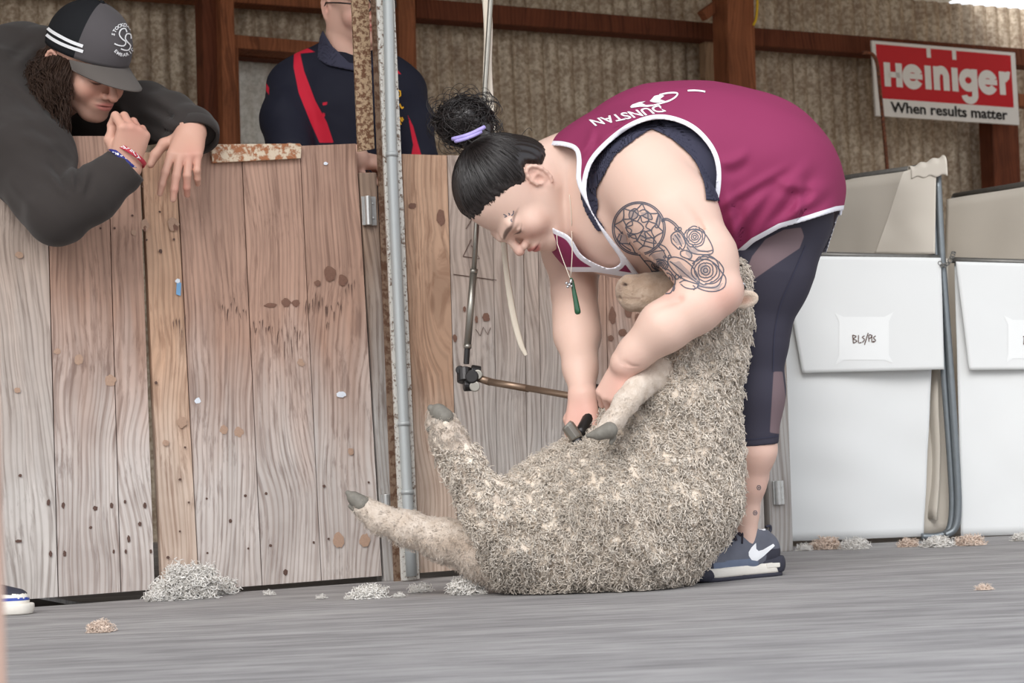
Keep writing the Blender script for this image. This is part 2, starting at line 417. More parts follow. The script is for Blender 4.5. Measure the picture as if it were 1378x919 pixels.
MT['rail_steel'] = simple('bin_rail_steel', srgb(118, 116, 112), .45, .5, .5, .25, 80, .1)
MT['dark'] = simple('shaded_dark_floor', srgb(52, 46, 42), .95, var=.3, sc=20)  # shade behind and under the gates, put into the floor colour
def fabric(name, c, rough=.85, weave=700, var=.05, bump=.15, big=4, bigvar=.08, sheen=.0):
    t = NT(name, rough, 0, .15); o = t.obj(); f = t.noise(o, big, 4); f2 = t.noise(o, weave, 2)
    k = t.mix(f, tuple(x*(1-bigvar) for x in c), tuple(min(1, x*(1+bigvar)) for x in c)); k = t.mix(t.math('MULTIPLY', f2, var*2), k, tuple(x*.8 for x in c))
    t.col(k); t.bump(f2, bump, .0006)
    if sheen: t.inp('Sheen Weight', sheen)
    return t.m
MT['canvas'] = fabric('white_bag_canvas', srgb(226, 227, 226), .8, 500, .03, .12, 3, .03)
MT['canvas_warm'] = fabric('cream_bag_canvas', srgb(214, 206, 194), .8, 500, .03, .12, 3, .05)
MT['patch'] = fabric('plain_label_patch', srgb(234, 235, 234), .75, 500, .02)
MT['hoodie'] = fabric('faded_black_sweatshirt', srgb(60, 55, 53), .95, 420, .12, .35, 5, .14, .12)
MT['cap_front'] = fabric('faded_charcoal_cap', srgb(88, 84, 86), .9, 900, .1, .25, 9, .15, .1)
MT['cap_mesh'] = fabric('black_cap_mesh', srgb(34, 35, 38), .8, 500, .3, .8, 9, .1)
MT['brim'] = fabric('worn_cap_brim', srgb(98, 92, 88), .9, 900, .1, .2, 9, .12, .1)
MT['strand'] = fabric('dark_hair', srgb(36, 30, 29), .38, 300, .3, .1, 10, .3)
MT['strand'].node_tree.nodes['Principled BSDF'].inputs['Specular IOR Level'].default_value = .5
MT['strand_brown'] = fabric('brown_hair', srgb(66, 50, 42), .45, 300, .3, .1, 10, .3)
MT['jeans'] = fabric('dark_jeans', srgb(52, 56, 68), .9)
MT['ribbon'] = fabric('cream_cord', srgb(222, 212, 196), .8, 500, .1, .4, 10, .08)
MT['white'] = simple('white_print', srgb(240, 240, 242), .6, bump=0, var=.02)
MT['black'] = simple('black_print', srgb(30, 28, 28), .6, bump=0)
MT['red'] = simple('red_sign_paint', srgb(196, 34, 44), .4, bump=0, var=.04)
MT['sign_white'] = simple('white_sign_paint', srgb(228, 224, 218), .4, bump=0, var=.03)
MT['gold'] = simple('gold_embroidery', srgb(222, 165, 40), .6)
MT['blue_band'] = simple('blue_rubber', srgb(52, 56, 130), .5); MT['red_band'] = simple('red_rubber', srgb(190, 60, 75), .5)
MT['lilac'] = simple('lilac_hair_tie', srgb(172, 160, 220), .5, sc=60, var=.3)
MT['yellow'] = simple('yellow_hose', srgb(222, 180, 40), .5)
MT['greenstone'] = simple('greenstone', srgb(28, 78, 50), .12, 0, .7, .4, 80, 0)
MT['silver'] = simple('silver', srgb(210, 210, 212), .25, .9, .5)
MT['tattoo'] = simple('tattoo_ink', srgb(94, 94, 104), .55, bump=0, var=.25, sc=120)
MT['tattoo_soft'] = simple('tattoo_shading', srgb(176, 156, 150), .6, bump=0, var=.15, sc=120)
def skinmat(name, c, red):
    t = NT(name, .5, 0, .35); o = t.obj(); a = t.attr('Col', 'Color'); f = t.noise(o, 35, 4); k = t.mix(t.math('MULTIPLY', f, .35), a, red, 'MIX')
    k = t.mix(.72, k, a); t.col(k); t.inp('Subsurface Weight', .06); t.b.inputs['Subsurface Radius'].default_value = (.012, .005, .003); t.b.inputs['Subsurface Scale'].default_value = .5
    t.bump(t.noise(o, 420, 3), .12, .0006); return t.m
MT['skin'] = skinmat('skin', None, srgb(196, 130, 112))
def attrcol(name, rough=.85, weave=600, bump=.15, sheen=0, spec=.15):
    t = NT(name, rough, 0, spec); o = t.obj(); a = t.attr('Col', 'Color'); f2 = t.noise(o, weave, 2); k = t.mix(t.math('MULTIPLY', f2, .12), a, (.0, .0, .0)); t.col(k); t.bump(f2, bump, .0005)
    if sheen: t.inp('Sheen Weight', sheen)
    return t.m
MT['attr'] = attrcol('dyed_cloth'); 
def edgecloth(name, main, trim, w, extra=None):
    """cloth with a binding of width w where attribute edge > -w; extra: (attribute, colour)"""
    t = NT(name, .72, 0, .2); o = t.obj(); f = t.n('MapRange', {0: t.attr('edge', 'Fac'), 1: -w-.35, 2: -w+.35}).outputs[0]
    big = t.noise(o, 5, 3); m = t.mix(big, tuple(x*.94 for x in main), tuple(min(1, x*1.06) for x in main)); k = m
    if extra:
        g = t.n('MapRange', {0: t.attr(extra[0], 'Fac'), 1: .6, 2: -.6}).outputs[0]; k = t.mix(g, k, extra[1])
    k = t.mix(f, k, trim) if trim is not None else k; t.col(k); t.bump(t.noise(o, 900, 2), .12, .0005); return t.m
MT['singlet'] = edgecloth('maroon_singlet', srgb(138, 50, 88), srgb(236, 236, 244), 6.5)
MT['leggings'] = edgecloth('dark_leggings', srgb(62, 60, 72), None, 1, ('panel', srgb(122, 104, 108)))
MT['bra'] = fabric('navy_crop_top', srgb(62, 62, 78), .8)
MT['polo'] = edgecloth('navy_polo', srgb(30, 31, 44), srgb(196, 36, 58), -50, ('panel', srgb(200, 36, 58)))
def woolmat(name, c, dark):
    t = NT(name, .9, 0, .1); o = t.obj(); a = t.attr('Col', 'Color'); f = t.noise(o, 60, 4); k = t.mix(t.ramp(f, [(.3, 0.0), (.7, 1.0)]), dark, c); k = t.mix(1.0, k, a, 'MULTIPLY'); t.col(k)
    t.inp('Sheen Weight', .2); t.bump(t.noise(o, 240, 5, .7), .8, .004); return t.m
MT['wool'] = woolmat('fleece', srgb(252, 244, 233), srgb(240, 228, 214))
MT['face_wool'] = woolmat('short_sheep_hair', srgb(240, 230, 220), srgb(216, 202, 188))
MT['hoof'] = simple('grey_hoof', srgb(120, 116, 108), .6, var=.3, sc=120)
MT['tuft'] = simple('loose_wool', srgb(238, 234, 228), .95, var=.06, sc=80)
MT['tuft_tan'] = simple('loose_tan_wool', srgb(232, 212, 196), .95, var=.1, sc=80)
MT['shoe_grey'] = fabric('grey_shoe_upper', srgb(104, 106, 116), .75, 300, .1, .2, 30, .2)
MT['shoe_blue'] = fabric('faded_blue_shoe_guard', srgb(112, 122, 142), .7, 300, .1, .1, 30, .2)
MT['shoe_dark'] = fabric('dark_shoe_rubber', srgb(62, 62, 72), .6, 300, .1, .1, 30, .2)
MT['shoe_white'] = simple('white_midsole', srgb(228, 222, 212), .6, var=.08, sc=60)
MT['lace'] = fabric('dark_laces', srgb(56, 52, 60), .8)
# ---------------------------------------------------------------- the shed
BG, BW = 4.11, 7.69
def SFn(a, b, z): return S(a, b, z)
def qbox(mb, tl, tr, br, bl, b, th, mi=0, wo=None):
    """board given by four corners seen on the plane b"""
    L = [SL(*q, b) for q in (tl, tr, br, bl)]; wo = wo if wo is not None else (random.uniform(0, 9), random.uniform(0, 9), random.uniform(0, 9))
    a0 = min(l[0] for l in L); V = [S(a, b, z) for a, z in L]+[S(a, b+th, z) for a, z in L]
    W = [(a-a0, 0, z) for a, z in L]+[(a-a0, th, z) for a, z in L]; mb.hexa(V, wo, W, mi)
def corrugated(mb, a0, a1, z0, z1, b, pitch=.0762, amp=.030, ph=0, nseg=10, map=None):
    n = int((a1-a0)/pitch*nseg); xs = np.linspace(a0, a1, n+1); V = []; map = map or S
    for z in (z0, z1):
        for x in xs: V.append(map(x, b-amp*(abs(math.cos(math.pi*x/pitch+ph))**.6-.5), z))
    mb.add(V, [(i, i+1, n+2+i, n+1+i) for i in range(n)])
zt = SL(1310, 7, BW)[1]
mb = MB(); a = -6.0; k = 0
while a < 6.5:      # overlapping sheets, each 0.76 m wide
    corrugated(mb, a, a+.785, -.05, zt, BW-.002*(k % 2), ph=0); a += .762; k += 1
struct('wall_back', mb.V, mb.F, MT['corr'])
mb = MB()
def roofmap(x, b, t): return S(x, 0, 0)-DN*(BW+.15-t*5.6)+np.array([0, 0, zt+.03+t*.75+(b-0)])
corrugated(mb, -6, 6.5, 0, 1, 0, map=lambda x, b, t: roofmap(x, b, t), nseg=6)
struct('ceiling', mb.V, mb.F, MT['corr_pale'])
# shearing board and the floor behind it
def floormat():
    t = NT('grey_shearing_board', .75, 0, .25); o = t.obj(); a = t.noise(t.scale(o, (.5, 2.2, 1)), 7, 6, .62); b = t.noise(t.scale(o, (.25, 3, 1)), 26, 5, .6); c = t.noise(o, 3, 3)
    wv = t.n('TexWave', {'Vector': o, 'Scale': 110.0, 'Distortion': 1.5, 'Detail': 1.0}, wave_type='BANDS', bands_direction='DIAGONAL').outputs['Fac']
    k = t.mix(t.ramp(a, [(.3, 0.0), (.7, 1.0)]), srgb(136, 133, 133), srgb(178, 175, 173)); k = t.mix(t.math('MULTIPLY', t.ramp(b, [(.35, 1.0), (.52, 0.0)]), .55), k, srgb(104, 101, 102))
    k = t.mix(t.math('MULTIPLY', t.ramp(t.noise(t.scale(o, (.3, 2, 1)), 5, 5, .7), [(.6, 0.0), (.72, 1.0)]), .5), k, srgb(190, 186, 182)); k = t.mix(t.math('MULTIPLY', wv, .1), k, srgb(80, 78, 80))
    t.col(k); t.bump(t.math('ADD', b, t.math('MULTIPLY', wv, .4)), .4, .002); return t.m
MT['floor'] = floormat()
mb = MB(); mb.hexa([S(-6, 1.0, 0), S(6.5, 1.0, 0), S(6.5, BG-.015, 0), S(-6, BG-.015, 0)]+[S(-6, 1.0, -.06), S(6.5, 1.0, -.06), S(6.5, BG-.015, -.06), S(-6, BG-.015, -.06)])
V = [np.array(v) for v in mb.V]
for i in (0, 1, 4, 5):            # the near edge lies square to the camera
    V[i] = np.array([(-3.5 if i in (0, 4) else 4.5), .5, V[i][2]])
struct('floor', V, mb.F, MT['floor'], smooth=False)
mb = MB(); mb.box(SFn, (-6, BG-.015, -.07), (1.02, BW+.1, -.012)); struct('floor', mb.V, mb.F, MT['dark'], smooth=False)
mb = MB(); mb.box(SFn, (1.02, BG-.015, -.07), (6.5, BW+.1, -.003)); struct('floor', mb.V, mb.F, MT['floor'], smooth=False)
mb = MB(); mb.box(SFn, (-2.2, BG-.022, -.004), (.62, BG+.004, .004)); mb.build('trim_1', MT['frame_steel'], kind='structure', bevel=.001)
# timbers of the back wall
def timber(name, quads, b, th, mat):
    mb = MB()
    for q in quads: qbox(mb, *q, b, th)
    return mb.build(name, mat, kind='structure', bevel=.004)
timber('trim_2', [((560, -3), (985, 33), (985, 55), (560, 24))], 7.50, .10, MT['frame_dark'])
timber('trim_3', [((1015, 37), (1800, 98), (1800, 120), (1015, 61))], 7.50, .10, MT['frame_dark'])
timber('trim_4', [((-700, -98), (556, -14), (556, 20), (-700, -68))], 7.50, .10, MT['frame'])
timber('trim_5', [((268, -160), (293, -160), (309, 560), (285, 560))], 7.38, .10, MT['frame_dark'])
timber('trim_6', [((293, -160), (311, -160), (329, 560), (309, 560))], 7.32, .14, MT['frame'])
timber('trim_7', [((532, -160), (555, -160), (573, 560), (550, 560))], 7.36, .11, MT['frame'])
timber('trim_8', [((974, -160), (1010, -160), (1032, 600), (996, 600))], 7.20, .13, MT['frame'])
timber('trim_9', [((948, 40), (961, 40), (966, 330), (953, 330)), ((963, 42), (984, 44), (990, 330), (968, 330))], 7.55, .05, MT['frame_pale'])
timber('trim_10', [((1334, 150), (1370, 152), (1384, 480), (1348, 478))], 7.45, .10, MT['frame_dark'])
timber('trim_11', [((945, 14), (975, -8), (980, 4), (953, 26))], 7.30, .05, MT['frame'])
timber('trim_12', [((1362, 125), (1500, 136), (1500, 153), (1364, 142))], 7.42, .06, MT['frame'])
# window opening in the wall, sheeted over with paler iron
mb = MB()
qbox(mb, (312, 46), (500, 62), (501, 79), (312, 64), 7.36, .12)
qbox(mb, (312, 64), (321, 64), (326, 260), (316, 260), 7.36, .12)
w = mb.build('window_1', MT['frame'], kind='structure', bevel=.003)
mb = MB(); c0 = SL(318, 260, 7.6); c1 = SL(530, 60, 7.6); corrugated(mb, c0[0], c1[0], c0[1]-.3, c1[1], 7.62, pitch=.09, amp=.007); mb.build('window_sheet', MT['corr_pale'], w, smooth=True)
mb = MB(); qbox(mb, (320, 66), (530, 82), (530, 92), (320, 76), 7.5, .08); mb.build('window_head', MT['frame_dark'], w)
# ---------------------------------------------------------------- wooden gates
GM_ = ['gate', 'gate_red', 'gate_grey', 'knot', 'knot_dark', 'knot_pale', 'paint_blue', 'paint_white', 'rust_pale']; GMB = {}
def gate(label, planks, mats, group, thick=.022, rails=True):
    """planks: (top-left, top-right, bottom-right, bottom-left) seen on the gate line"""
    Ls = [[SL(*q, BG) for q in p] for p in planks]; amin = min(l[3][0] for l in Ls); amax = max(l[2][0] for l in Ls)
    g = thing('wooden_gate', label, 'gate', S((amin+amax)/2, BG, 0), group)
    mb = MB(); r = random.Random(len(label))
    for i, p in enumerate(planks):
        L = Ls[i]; a0 = L[0][0]; jb = r.uniform(0, .004); wo = (r.uniform(0, 20), r.uniform(0, 9), r.uniform(0, 9)); gp = .0012; V = []; W = []
        for bb in (BG+jb, BG+jb+thick):
            for q, (a, z) in enumerate(L): a2 = a+(gp if q in (0, 3) else -gp); V.append(S(a2, bb, z)); W.append((a2-a0, bb-BG, z))
        mb.hexa(V, wo, W, mats[i])
    GMB[g.name] = mb
    if rails:
        for z in (.18, .5, .82): mb = MB(); mb.box(SFn, (amin+.02, BG+thick+.004, z-.045), (amax-.04, BG+thick+.03, z+.045), (random.uniform(0, 9), 0, 0)); mb.build('ledge', MT['gate_grey'], g, bevel=.002)
    return g
def bl(x): return 803-.0775*(x-80)
g1 = gate('wide grey plank gate at the left edge, under the leaning man\'s bent elbow', [((-150, 186), (-32, 185), (-14, bl(-14)), (-130, bl(-130))), ((-32, 185), (62, 184), (79, bl(79)), (-14, bl(-14))), ((62, 183), (145, 183), (163, bl(163)), (79, bl(79))), ((145, 186), (188, 196), (209, bl(209)), (163, bl(163)))], [2, 2, 0, 0], 'wooden gates')
def b2(x): return 798-.0785*(x-219)
g2 = gate('red-brown plank gate between the dangling hand and the steel post, with knots and stain marks', [((191, 205), (237, 202), (269, b2(269)), (219, b2(219))), ((237, 202), (325, 200), (353, b2(353)), (269, b2(269))), ((325, 200), (404, 198), (433, b2(433)), (353, b2(353))), ((404, 196), (480, 193), (515, b2(515)), (433, b2(433)))], [1, 0, 0, 0], 'wooden gates')
def b3(x): return 775-.08*(x-515)
gx = [(541, 566), (602, 618), (662, 672), (703, 713), (722, 732), (790, 802), (812, 824), (866, 880)]
g3 = gate('plank gate behind the woman and the hanging drive tube, first board orange-brown', [((gx[i][0], 207+i*1.5), (gx[i+1][0], 209+i*1.5), (gx[i+1][1], b3(gx[i+1][1])), (gx[i][1], b3(gx[i][1]))) for i in range(7)], [1, 2, 2, 2, 2, 0, 0], 'wooden gates')
gx = [(868, 882), (925, 940), (985, 1000), (1014, 1031)]
g4 = gate('weathered plank gate showing only behind the woman\'s shin', [((gx[i][0], 214+i*3), (gx[i+1][0], 217+i*3), (gx[i+1][1], b3(gx[i+1][1])), (gx[i][1], b3(gx[i][1]))) for i in range(3)], [2, 2, 2], 'wooden gates')
# rusty angle along the top of the second gate
mb = MB(); qbox(mb, (284, 197), (406, 195), (405, 213), (286, 219), BG-.012, .012, wo=(0, 0, 0)); qbox(mb, (284, 194), (404, 193), (406, 196), (284, 198), BG-.012, .05, wo=(0, 0, 0))
mb.build('rusty_angle', MT['rust_pale'], g2, bevel=.001, label='flaking rusty steel angle')
def disc(name, g, spots, mat, lift=.0007, label=None):
    mb = GMB[g.name]; mi = next(i for i, k in enumerate(GM_) if MT[k] == mat)
    for (x, y, rx, ry) in spots:
        a, z = SL(x, y, BG); sc = np.dot(P(x, y, 1)-CAMP, np.array([0, 1, 0])); Yd = np.linalg.norm(SP(x, y, BG)-CAMP); k = Yd/FPX
        n = 16; rr = [1+random.uniform(-.16, .16) for _ in range(n)]
        V = [S(a+rx*k*1.1*math.cos(t*2*math.pi/n)*rr[t], BG-lift, z+ry*k*math.sin(t*2*math.pi/n)*rr[t]) for t in range(n)]+[S(a, BG-lift-.0003, z)]
        mb.add(V, [(n, t, (t+1) % n) for t in range(n)], None, mi)
disc('knot', g1, [(106, 484, 5, 7), (148, 512, 7, 8), (77, 473, 4, 4), (26, 343, 5, 4), (23, 525, 4, 4), (163, 267, 4, 4), (180, 313, 3, 4)], MT['knot_pale'])
disc('nail_head', g1, [(27, 640, 2, 2), (65, 676, 2, 4), (85, 680, 2, 4), (128, 684, 3, 3), (150, 680, 2, 4), (168, 675, 1.5, 2.5), (195, 680, 2, 4), (122, 710, 2, 2), (188, 705, 2, 3), (173, 725, 2, 5), (68, 745, 2, 4), (87, 745, 2, 4), (153, 742, 1.5, 3), (25, 728, 4, 2), (169, 742, 1.5, 3), (203, 742, 1.5, 3), (135, 307, 1.5, 1.5), (178, 290, 1.5, 1.5), (154, 307, 1.5, 1.5)], MT['knot_dark'])
disc('knot', g2, [(195, 303, 5, 8), (233, 302, 7, 9), (245, 568, 6, 7), (301, 578, 5, 6), (321, 581, 6, 7), (223, 596, 4, 4), (456, 727, 7, 10), (491, 727, 7, 9), (472, 608, 4, 5), (406, 490, 4, 3), (404, 487, 4, 4)], MT['knot_pale'])
disc('knot', g2, [(444, 368, 7, 11), (461, 377, 6, 8), (427, 381, 4, 4), (385, 407, 6, 6), (398, 408, 5, 5), (364, 411, 8, 3), (234, 303, 6, 8), (195, 304, 3.5, 7)], MT['knot'])
disc('nail_head', g2, [(216, 338, 2, 3), (192, 251, 1.3, 1.3), (215, 285, 1.5, 1.5), (197, 323, 1.5, 1.5), (234, 322, 1.5, 1.5), (210, 515, 2, 2), (358, 664, 2, 2), (330, 667, 2, 2), (310, 701, 2, 3), (436, 654, 2, 2), (496, 649, 1.5, 1.5), (364, 734, 2, 2), (334, 738, 1.5, 1.5), (279, 744, 1.5, 1.5), (442, 725, 1.5, 1.5), (422, 730, 1.5, 2), (226, 750, 2, 2), (384, 770, 3, 4), (242, 715, 1.5, 1.5), (254, 676, 1.5, 1.5), (278, 671, 1.5, 1.5), (249, 602, 1.5, 1.5), (242, 645, 2, 1.5)], MT['knot_dark'])
def stain(g, spots):
    mb = GMB[g.name]; r = random.Random(5)
    for (x, y, wd, h) in spots:
        n = max(2, int(wd/4)); 
        for i in range(n):
            x0 = x+wd*i/n; yy = y+r.uniform(-h*.35, h*.35); hh = h*r.uniform(.4, 1); w_ = wd/n*r.uniform(.2, .5); dx = r.uniform(-2, 2)
            q = [(x0, yy), (x0+w_*.5, yy+hh*.12), (x0+w_, yy-hh*.1), (x0+w_*.6+dx, yy+hh), (x0+w_*.3+dx, yy+hh*.5)]
            L = [SL(*p, BG) for p in q]; mb.add([S(a, BG-.0006, z) for a, z in L], [(0, 1, 2, 3, 4)], None, 4)
stain(g2, [(298, 408, 24, 22), (322, 420, 12, 18), (340, 436, 30, 18), (374, 448, 34, 32), (412, 400, 20, 22), (428, 404, 14, 20), (440, 412, 22, 20), (464, 385, 16, 24), (232, 432, 20, 30), (440, 430, 4, 16)])
mb = GMB[g2.name]
for (x, y, w_, h) in [(238, 388, 6, 20), (234, 158+378, 0, 0)]:
    if w_: qbox(mb, (x, y-h/2), (x+w_, y-h/2+3), (x+w_-1, y+h/2), (x-1, y+h/2-2), BG-.0005, .001, 6)
disc('paint_fleck', g2, [(239, 378, 3, 3), (459, 531, 6, 4), (266, 539, 4, 4), (438, 220, 3, 2)], MT['paint_white'])
disc('knot', g3, [(593, 292, 6, 11), (654, 427, 5, 6), (625, 416, 2, 4), (641, 430, 2, 5), (612, 455, 3, 5)], MT['knot'])
disc('knot', g3, [(824, 425, 5, 12), (846, 418, 5, 10), (858, 430, 4, 8), (838, 448, 6, 5), (822, 455, 4, 4), (555, 277, 5, 4)], MT['knot'])
mb = GMB[g3.name]    # pencilled marks on the boards
for ln in [[(623, 345), (634, 322)], [(623, 345), (645, 348), (634, 330)], [(610, 369), (668, 377)], [(627, 308), (634, 296)], [(640, 443), (646, 452), (650, 440), (656, 450), (660, 441)]]:
    pts = [S(*SL(x, y, BG)[:1], BG-.0008, SL(x, y, BG)[1]) for x, y in ln]; mb.tube(pts, .0009, 4, mi=4)
for g_ in (g1, g2, g3, g4): GMB[g_.name].build('planking', [MT[k] for k in GM_], g_, bevel=0)
# hinge post right of the woman's shin, with its hinge
t = thing('hinge_post', 'grey timber hinge post beside the white wool bin, behind the woman\'s heel', 'post', SP(1050, 745, BG))
mb = MB(); qbox(mb, (1021, 240), (1050, 240), (1068, 742), (1038, 744), BG+.001, .05); mb.build('timber', MT['post_wood'], t, bevel=.003)
def hinge(parent, x, y, h, w, b, side=1):
    mb = MB(); a, z = SL(x, y, b); k = b*1.12/FPX; hh = h*k/2; ww = w*k/2
    mb.box(SFn, (a-ww, b-.004, z-hh), (a+ww, b, z+hh))
    V, F = tube([S(a-side*ww*.25, b-.008, z-hh), S(a-side*ww*.25, b-.008, z+hh)], .008, 10); n = len(mb.V); mb.add(V, F)
    for s in (-.5, .5):
        V, F = tube([S(a+side*ww*.6, b-.006, z+hh*s), S(a+side*ww*.6, b-.003, z+hh*s)], .003, 8); mb.add(V, F)
    mb.build('hinge', MT['hinge'], parent, smooth=False, bevel=.0008, label='zinc butt hinge')
hinge(t, 1047, 663, 34, 18, BG-.002)
# ---------------------------------------------------------------- steel post between the gates
t = thing('steel_post', 'tall galvanised and rust-speckled steel post between the first two gates', 'post', SP(535, 779, 4.05))
mb = MB(); qbox(mb, (450, -560), (474, -560), (504, 200), (482, 204), 4.075, .006); mb.build('rear_flange', MT['rust_speck'], t, label='cream flange speckled with rust')
mb = MB(); qbox(mb, (478, -560), (488, -560), (544, 782), (531, 783), 4.06, .006); mb.build('web', MT['rust_web'], t, label='rusted web')
mb = MB(); qbox(mb, (483, -560), (507, -560), (565, 779), (541, 782), 4.02, .008); mb.build('front_flange', MT['galv_speck'], t, label='speckled front flange', bevel=.001)
pts = [SP(x, y, 4.014) for x, y in ((497.5, -560), (520, -60), (524.5, 100), (527, 200), (531, 300), (543, 560), (554, 775))]
mb = MB(); mb.tube(spline(pts, 20), .0125, 14); 
for y in (208, 570, 662): 
    x = np.interp(y, [-60, 200, 560, 775], [520, 527, 543, 554]); mb.tube([SP(x, y-3, 4.014), SP(x, y+3, 4.014)], .0145, 14)
mb.build('pipe', MT['galv'], t, smooth=True, label='smooth grey galvanised pipe')
tp = thing('timber_packer', 'brown to grey timber upright fixed left of the steel post, carrying hinges', 'post', SP(520, 780, BG))
mb = MB(); qbox(mb, (484, 232), (507, 232), (534, 782), (518, 783), BG+.001, .05); mb.build('timber', MT['post_wood'], tp, bevel=.003)
hinge(tp, 496, 284, 38, 20, BG-.003); hinge(tp, 520, 688, 44, 14, BG-.003)
hinge(g3, 539, 290, 36, 8, BG-.004)
# ---------------------------------------------------------------- wool bins on the right
def cloth(mb, c00, c10, c11, c01, nu=40, nv=30, amp=.008, fr=5, seed=1, sag=0, arc=None):
    c00, c10, c11, c01 = [np.array(c, float) for c in (c00, c10, c11, c01)]; u, v = np.meshgrid(np.linspace(0, 1, nu+1), np.linspace(0, 1, nv+1), indexing='ij'); u = u.ravel()[:, None]; v = v.ravel()[:, None]
    Q = c00*(1-u)*(1-v)+c10*u*(1-v)+c11*u*v+c01*(1-u)*v; nn = np.cross(c10-c00, c01-c00); nn /= np.linalg.norm(nn)
    d = lnoise(Q*np.array([1.6, 1, .6]), fr, seed)*amp*np.clip(v*3+.15, 0, 1)[:, 0]+lnoise(Q, fr*3.3, seed+5)*amp*.25
    Q = Q+nn*d[:, None]; Q[:, 2] -= (sag*4*(u*(1-u))*v)[:, 0]
    if arc: Q = arc(Q, u[:, 0], v[:, 0])
    idx = np.arange((nu+1)*(nv+1)).reshape(nu+1, nv+1); F_ = np.stack([idx[:-1, :-1], idx[1:, :-1], idx[1:, 1:], idx[:-1, 1:]], -1).reshape(-1, 4)
    mb.add(list(Q), [tuple(f) for f in F_])
def solid(o, th=.0025):
    m = o.modifiers.new('thickness', 'SOLIDIFY'); m.thickness = th; return o
YB = 5.2
def wool_bin(label, sheet, flap, rail, patch, words, posts, seed):
    t = thing('wool_bin', label, 'wool bin', P(sheet[3][0]+60, 725, YB), 'wool bins')
    t.location.z = 0; BASE[t.name][2] = 0
    mb = MB(); cloth(mb, *[P(*q, YB+.006) for q in sheet], amp=.012, fr=5, seed=seed); s = solid(mb.build('bag_front', MT['canvas'], t, smooth=True))
    mb = MB(); cloth(mb, *[P(*q, YB-.025) for q in flap], amp=.006, fr=4, seed=seed+2); f = solid(mb.build('bag_flap', MT['canvas'], t, smooth=True))
    tr = bvh_of(f); mb = MB()
    V2, F2 = polyfill(patch, 6); V, F_ = patch_(tr, V2, F2, .0035); mb.add(V, F_); pt = mb.build('label_patch', MT['patch'], f, smooth=False, label='blank square white label')
    mb = MB()
    for ln in words:
        V, F_ = ribbons(tr, [ln], 1.3, .0048, n=10); mb.add(V, F_)
    mb.build('handwriting', MT['knot_dark'], f, label='pen letters')
    mb = MB(); mb.tube([P(*rail[0], YB-.008), P(*rail[1], YB-.008)], .0085, 10); mb.build('front_rail', MT['rail_steel'], t, smooth=True)
    return t, s, f
patch_ = patch
bls = [[(1147, 451), (1148, 462)], [(1147, 451), (1152, 453), (1148, 456), (1153, 459), (1148, 462)], [(1155, 451), (1155, 461), (1159, 461)], [(1163, 452), (1160, 454), (1163, 457), (1160, 461)], [(1168, 448), (1163, 464)], [(1169, 460), (1169, 451), (1173, 452), (1170, 456)], [(1173, 451), (1173, 460), (1176, 459)], [(1178, 452), (1175, 455), (1178, 458), (1175, 461)]]
t1, s1, f1 = wool_bin('white canvas wool bin nearest the woman, its flap lettered in pen', [(1040, 344), (1262, 348), (1243, 722), (1060, 728)], [(1052, 344), (1266, 347), (1270, 497), (1080, 502)], ((1040, 341), (1263, 347)), [(1123, 421), (1202, 420), (1202, 489), (1124, 491)], bls, None, 3)
t2, s2, f2 = wool_bin('white canvas wool bin at the right edge of the frame, cut off by it', [(1284, 352), (1470, 358), (1470, 716), (1293, 722)], [(1286, 352), (1480, 357), (1480, 496), (1304, 498)], ((1281, 350), (1480, 356)), [(1350, 424), (1430, 424), (1430, 489), (1354, 488)], [[(1378, 452), (1377, 464)], [(1376, 453), (1382, 453), (1381, 457), (1377, 458)]], None, 9)
# bin sides: canvas partitions running back from the front posts
mb = MB(); cloth(mb, P(1035, 256, 5.95), P(1250, 226, YB+.02), P(1262, 700, YB+.03), P(1040, 650, 5.95), amp=.02, fr=4, seed=21); solid(mb.build('side_canvas', MT['canvas_warm'], t1, smooth=True, label='cream side canvas'))
mb = MB(); mb.tube([P(1035, 254, 5.95), P(1256, 223, YB+.02)], .009, 8); mb.build('top_rail', MT['rail_steel'], t1, smooth=True)
def drape(Q, u, v): Q = Q.copy(); Q[:, 1] -= .0; return Q
mb = MB(); o_ = [P(1216, 231, YB+.02), P(1261, 218, YB-.03), P(1258, 342, YB-.02), P(1176, 342, YB+.12)]; cloth(mb, *o_, amp=.014, fr=7, seed=31)
A_, B_ = P(1222, 232, YB+.02), P(1266, 222, YB-.02); nu, nv = 20, 16; Vd = []
for i in range(nu+1):
    for j in range(nv+1):
        q = A_+(B_-A_)*i/nu; s_ = j/nv*4.0; rr = .013+.010*i/nu; ang = min(s_, 2.6)/2.6*math.pi; dn = max(0, s_-2.6)*(.012+.012*i/nu)
        Vd.append(q+np.array([rr*.5*(1-math.cos(ang))*(.4), -rr*(1-math.cos(ang))+.01, rr*math.sin(ang)*.9-dn+.003*math.sin(i*.9+j*.3)]))
mb.add(Vd, [(i*(nv+1)+j, (i+1)*(nv+1)+j, (i+1)*(nv+1)+j+1, i*(nv+1)+j+1) for i in range(nu) for j in range(nv)]); solid(mb.build('draped_canvas', MT['canvas_warm'], t1, smooth=True, label='canvas folded over the corner post'))
mb = MB(); mb.tube(spline([P(1254, 232, YB), P(1260, 350, YB), P(1270, 500, YB), P(1280, 640, YB), P(1281, 690, YB), P(1276, 714, YB), P(1262, 721, YB), P(1240, 722, YB)], 40), .009, 10)
mb.tube(spline([P(1262, 236, YB-.01), P(1268, 350, YB-.01), P(1279, 500, YB-.01), P(1288, 640, YB-.01), P(1289, 690, YB-.01), P(1284, 712, YB-.01), P(1272, 720, YB-.01)], 40), .010, 10)
mb.build('corner_post', MT['frame_steel'], t1, smooth=True, label='bent grey steel corner frame')
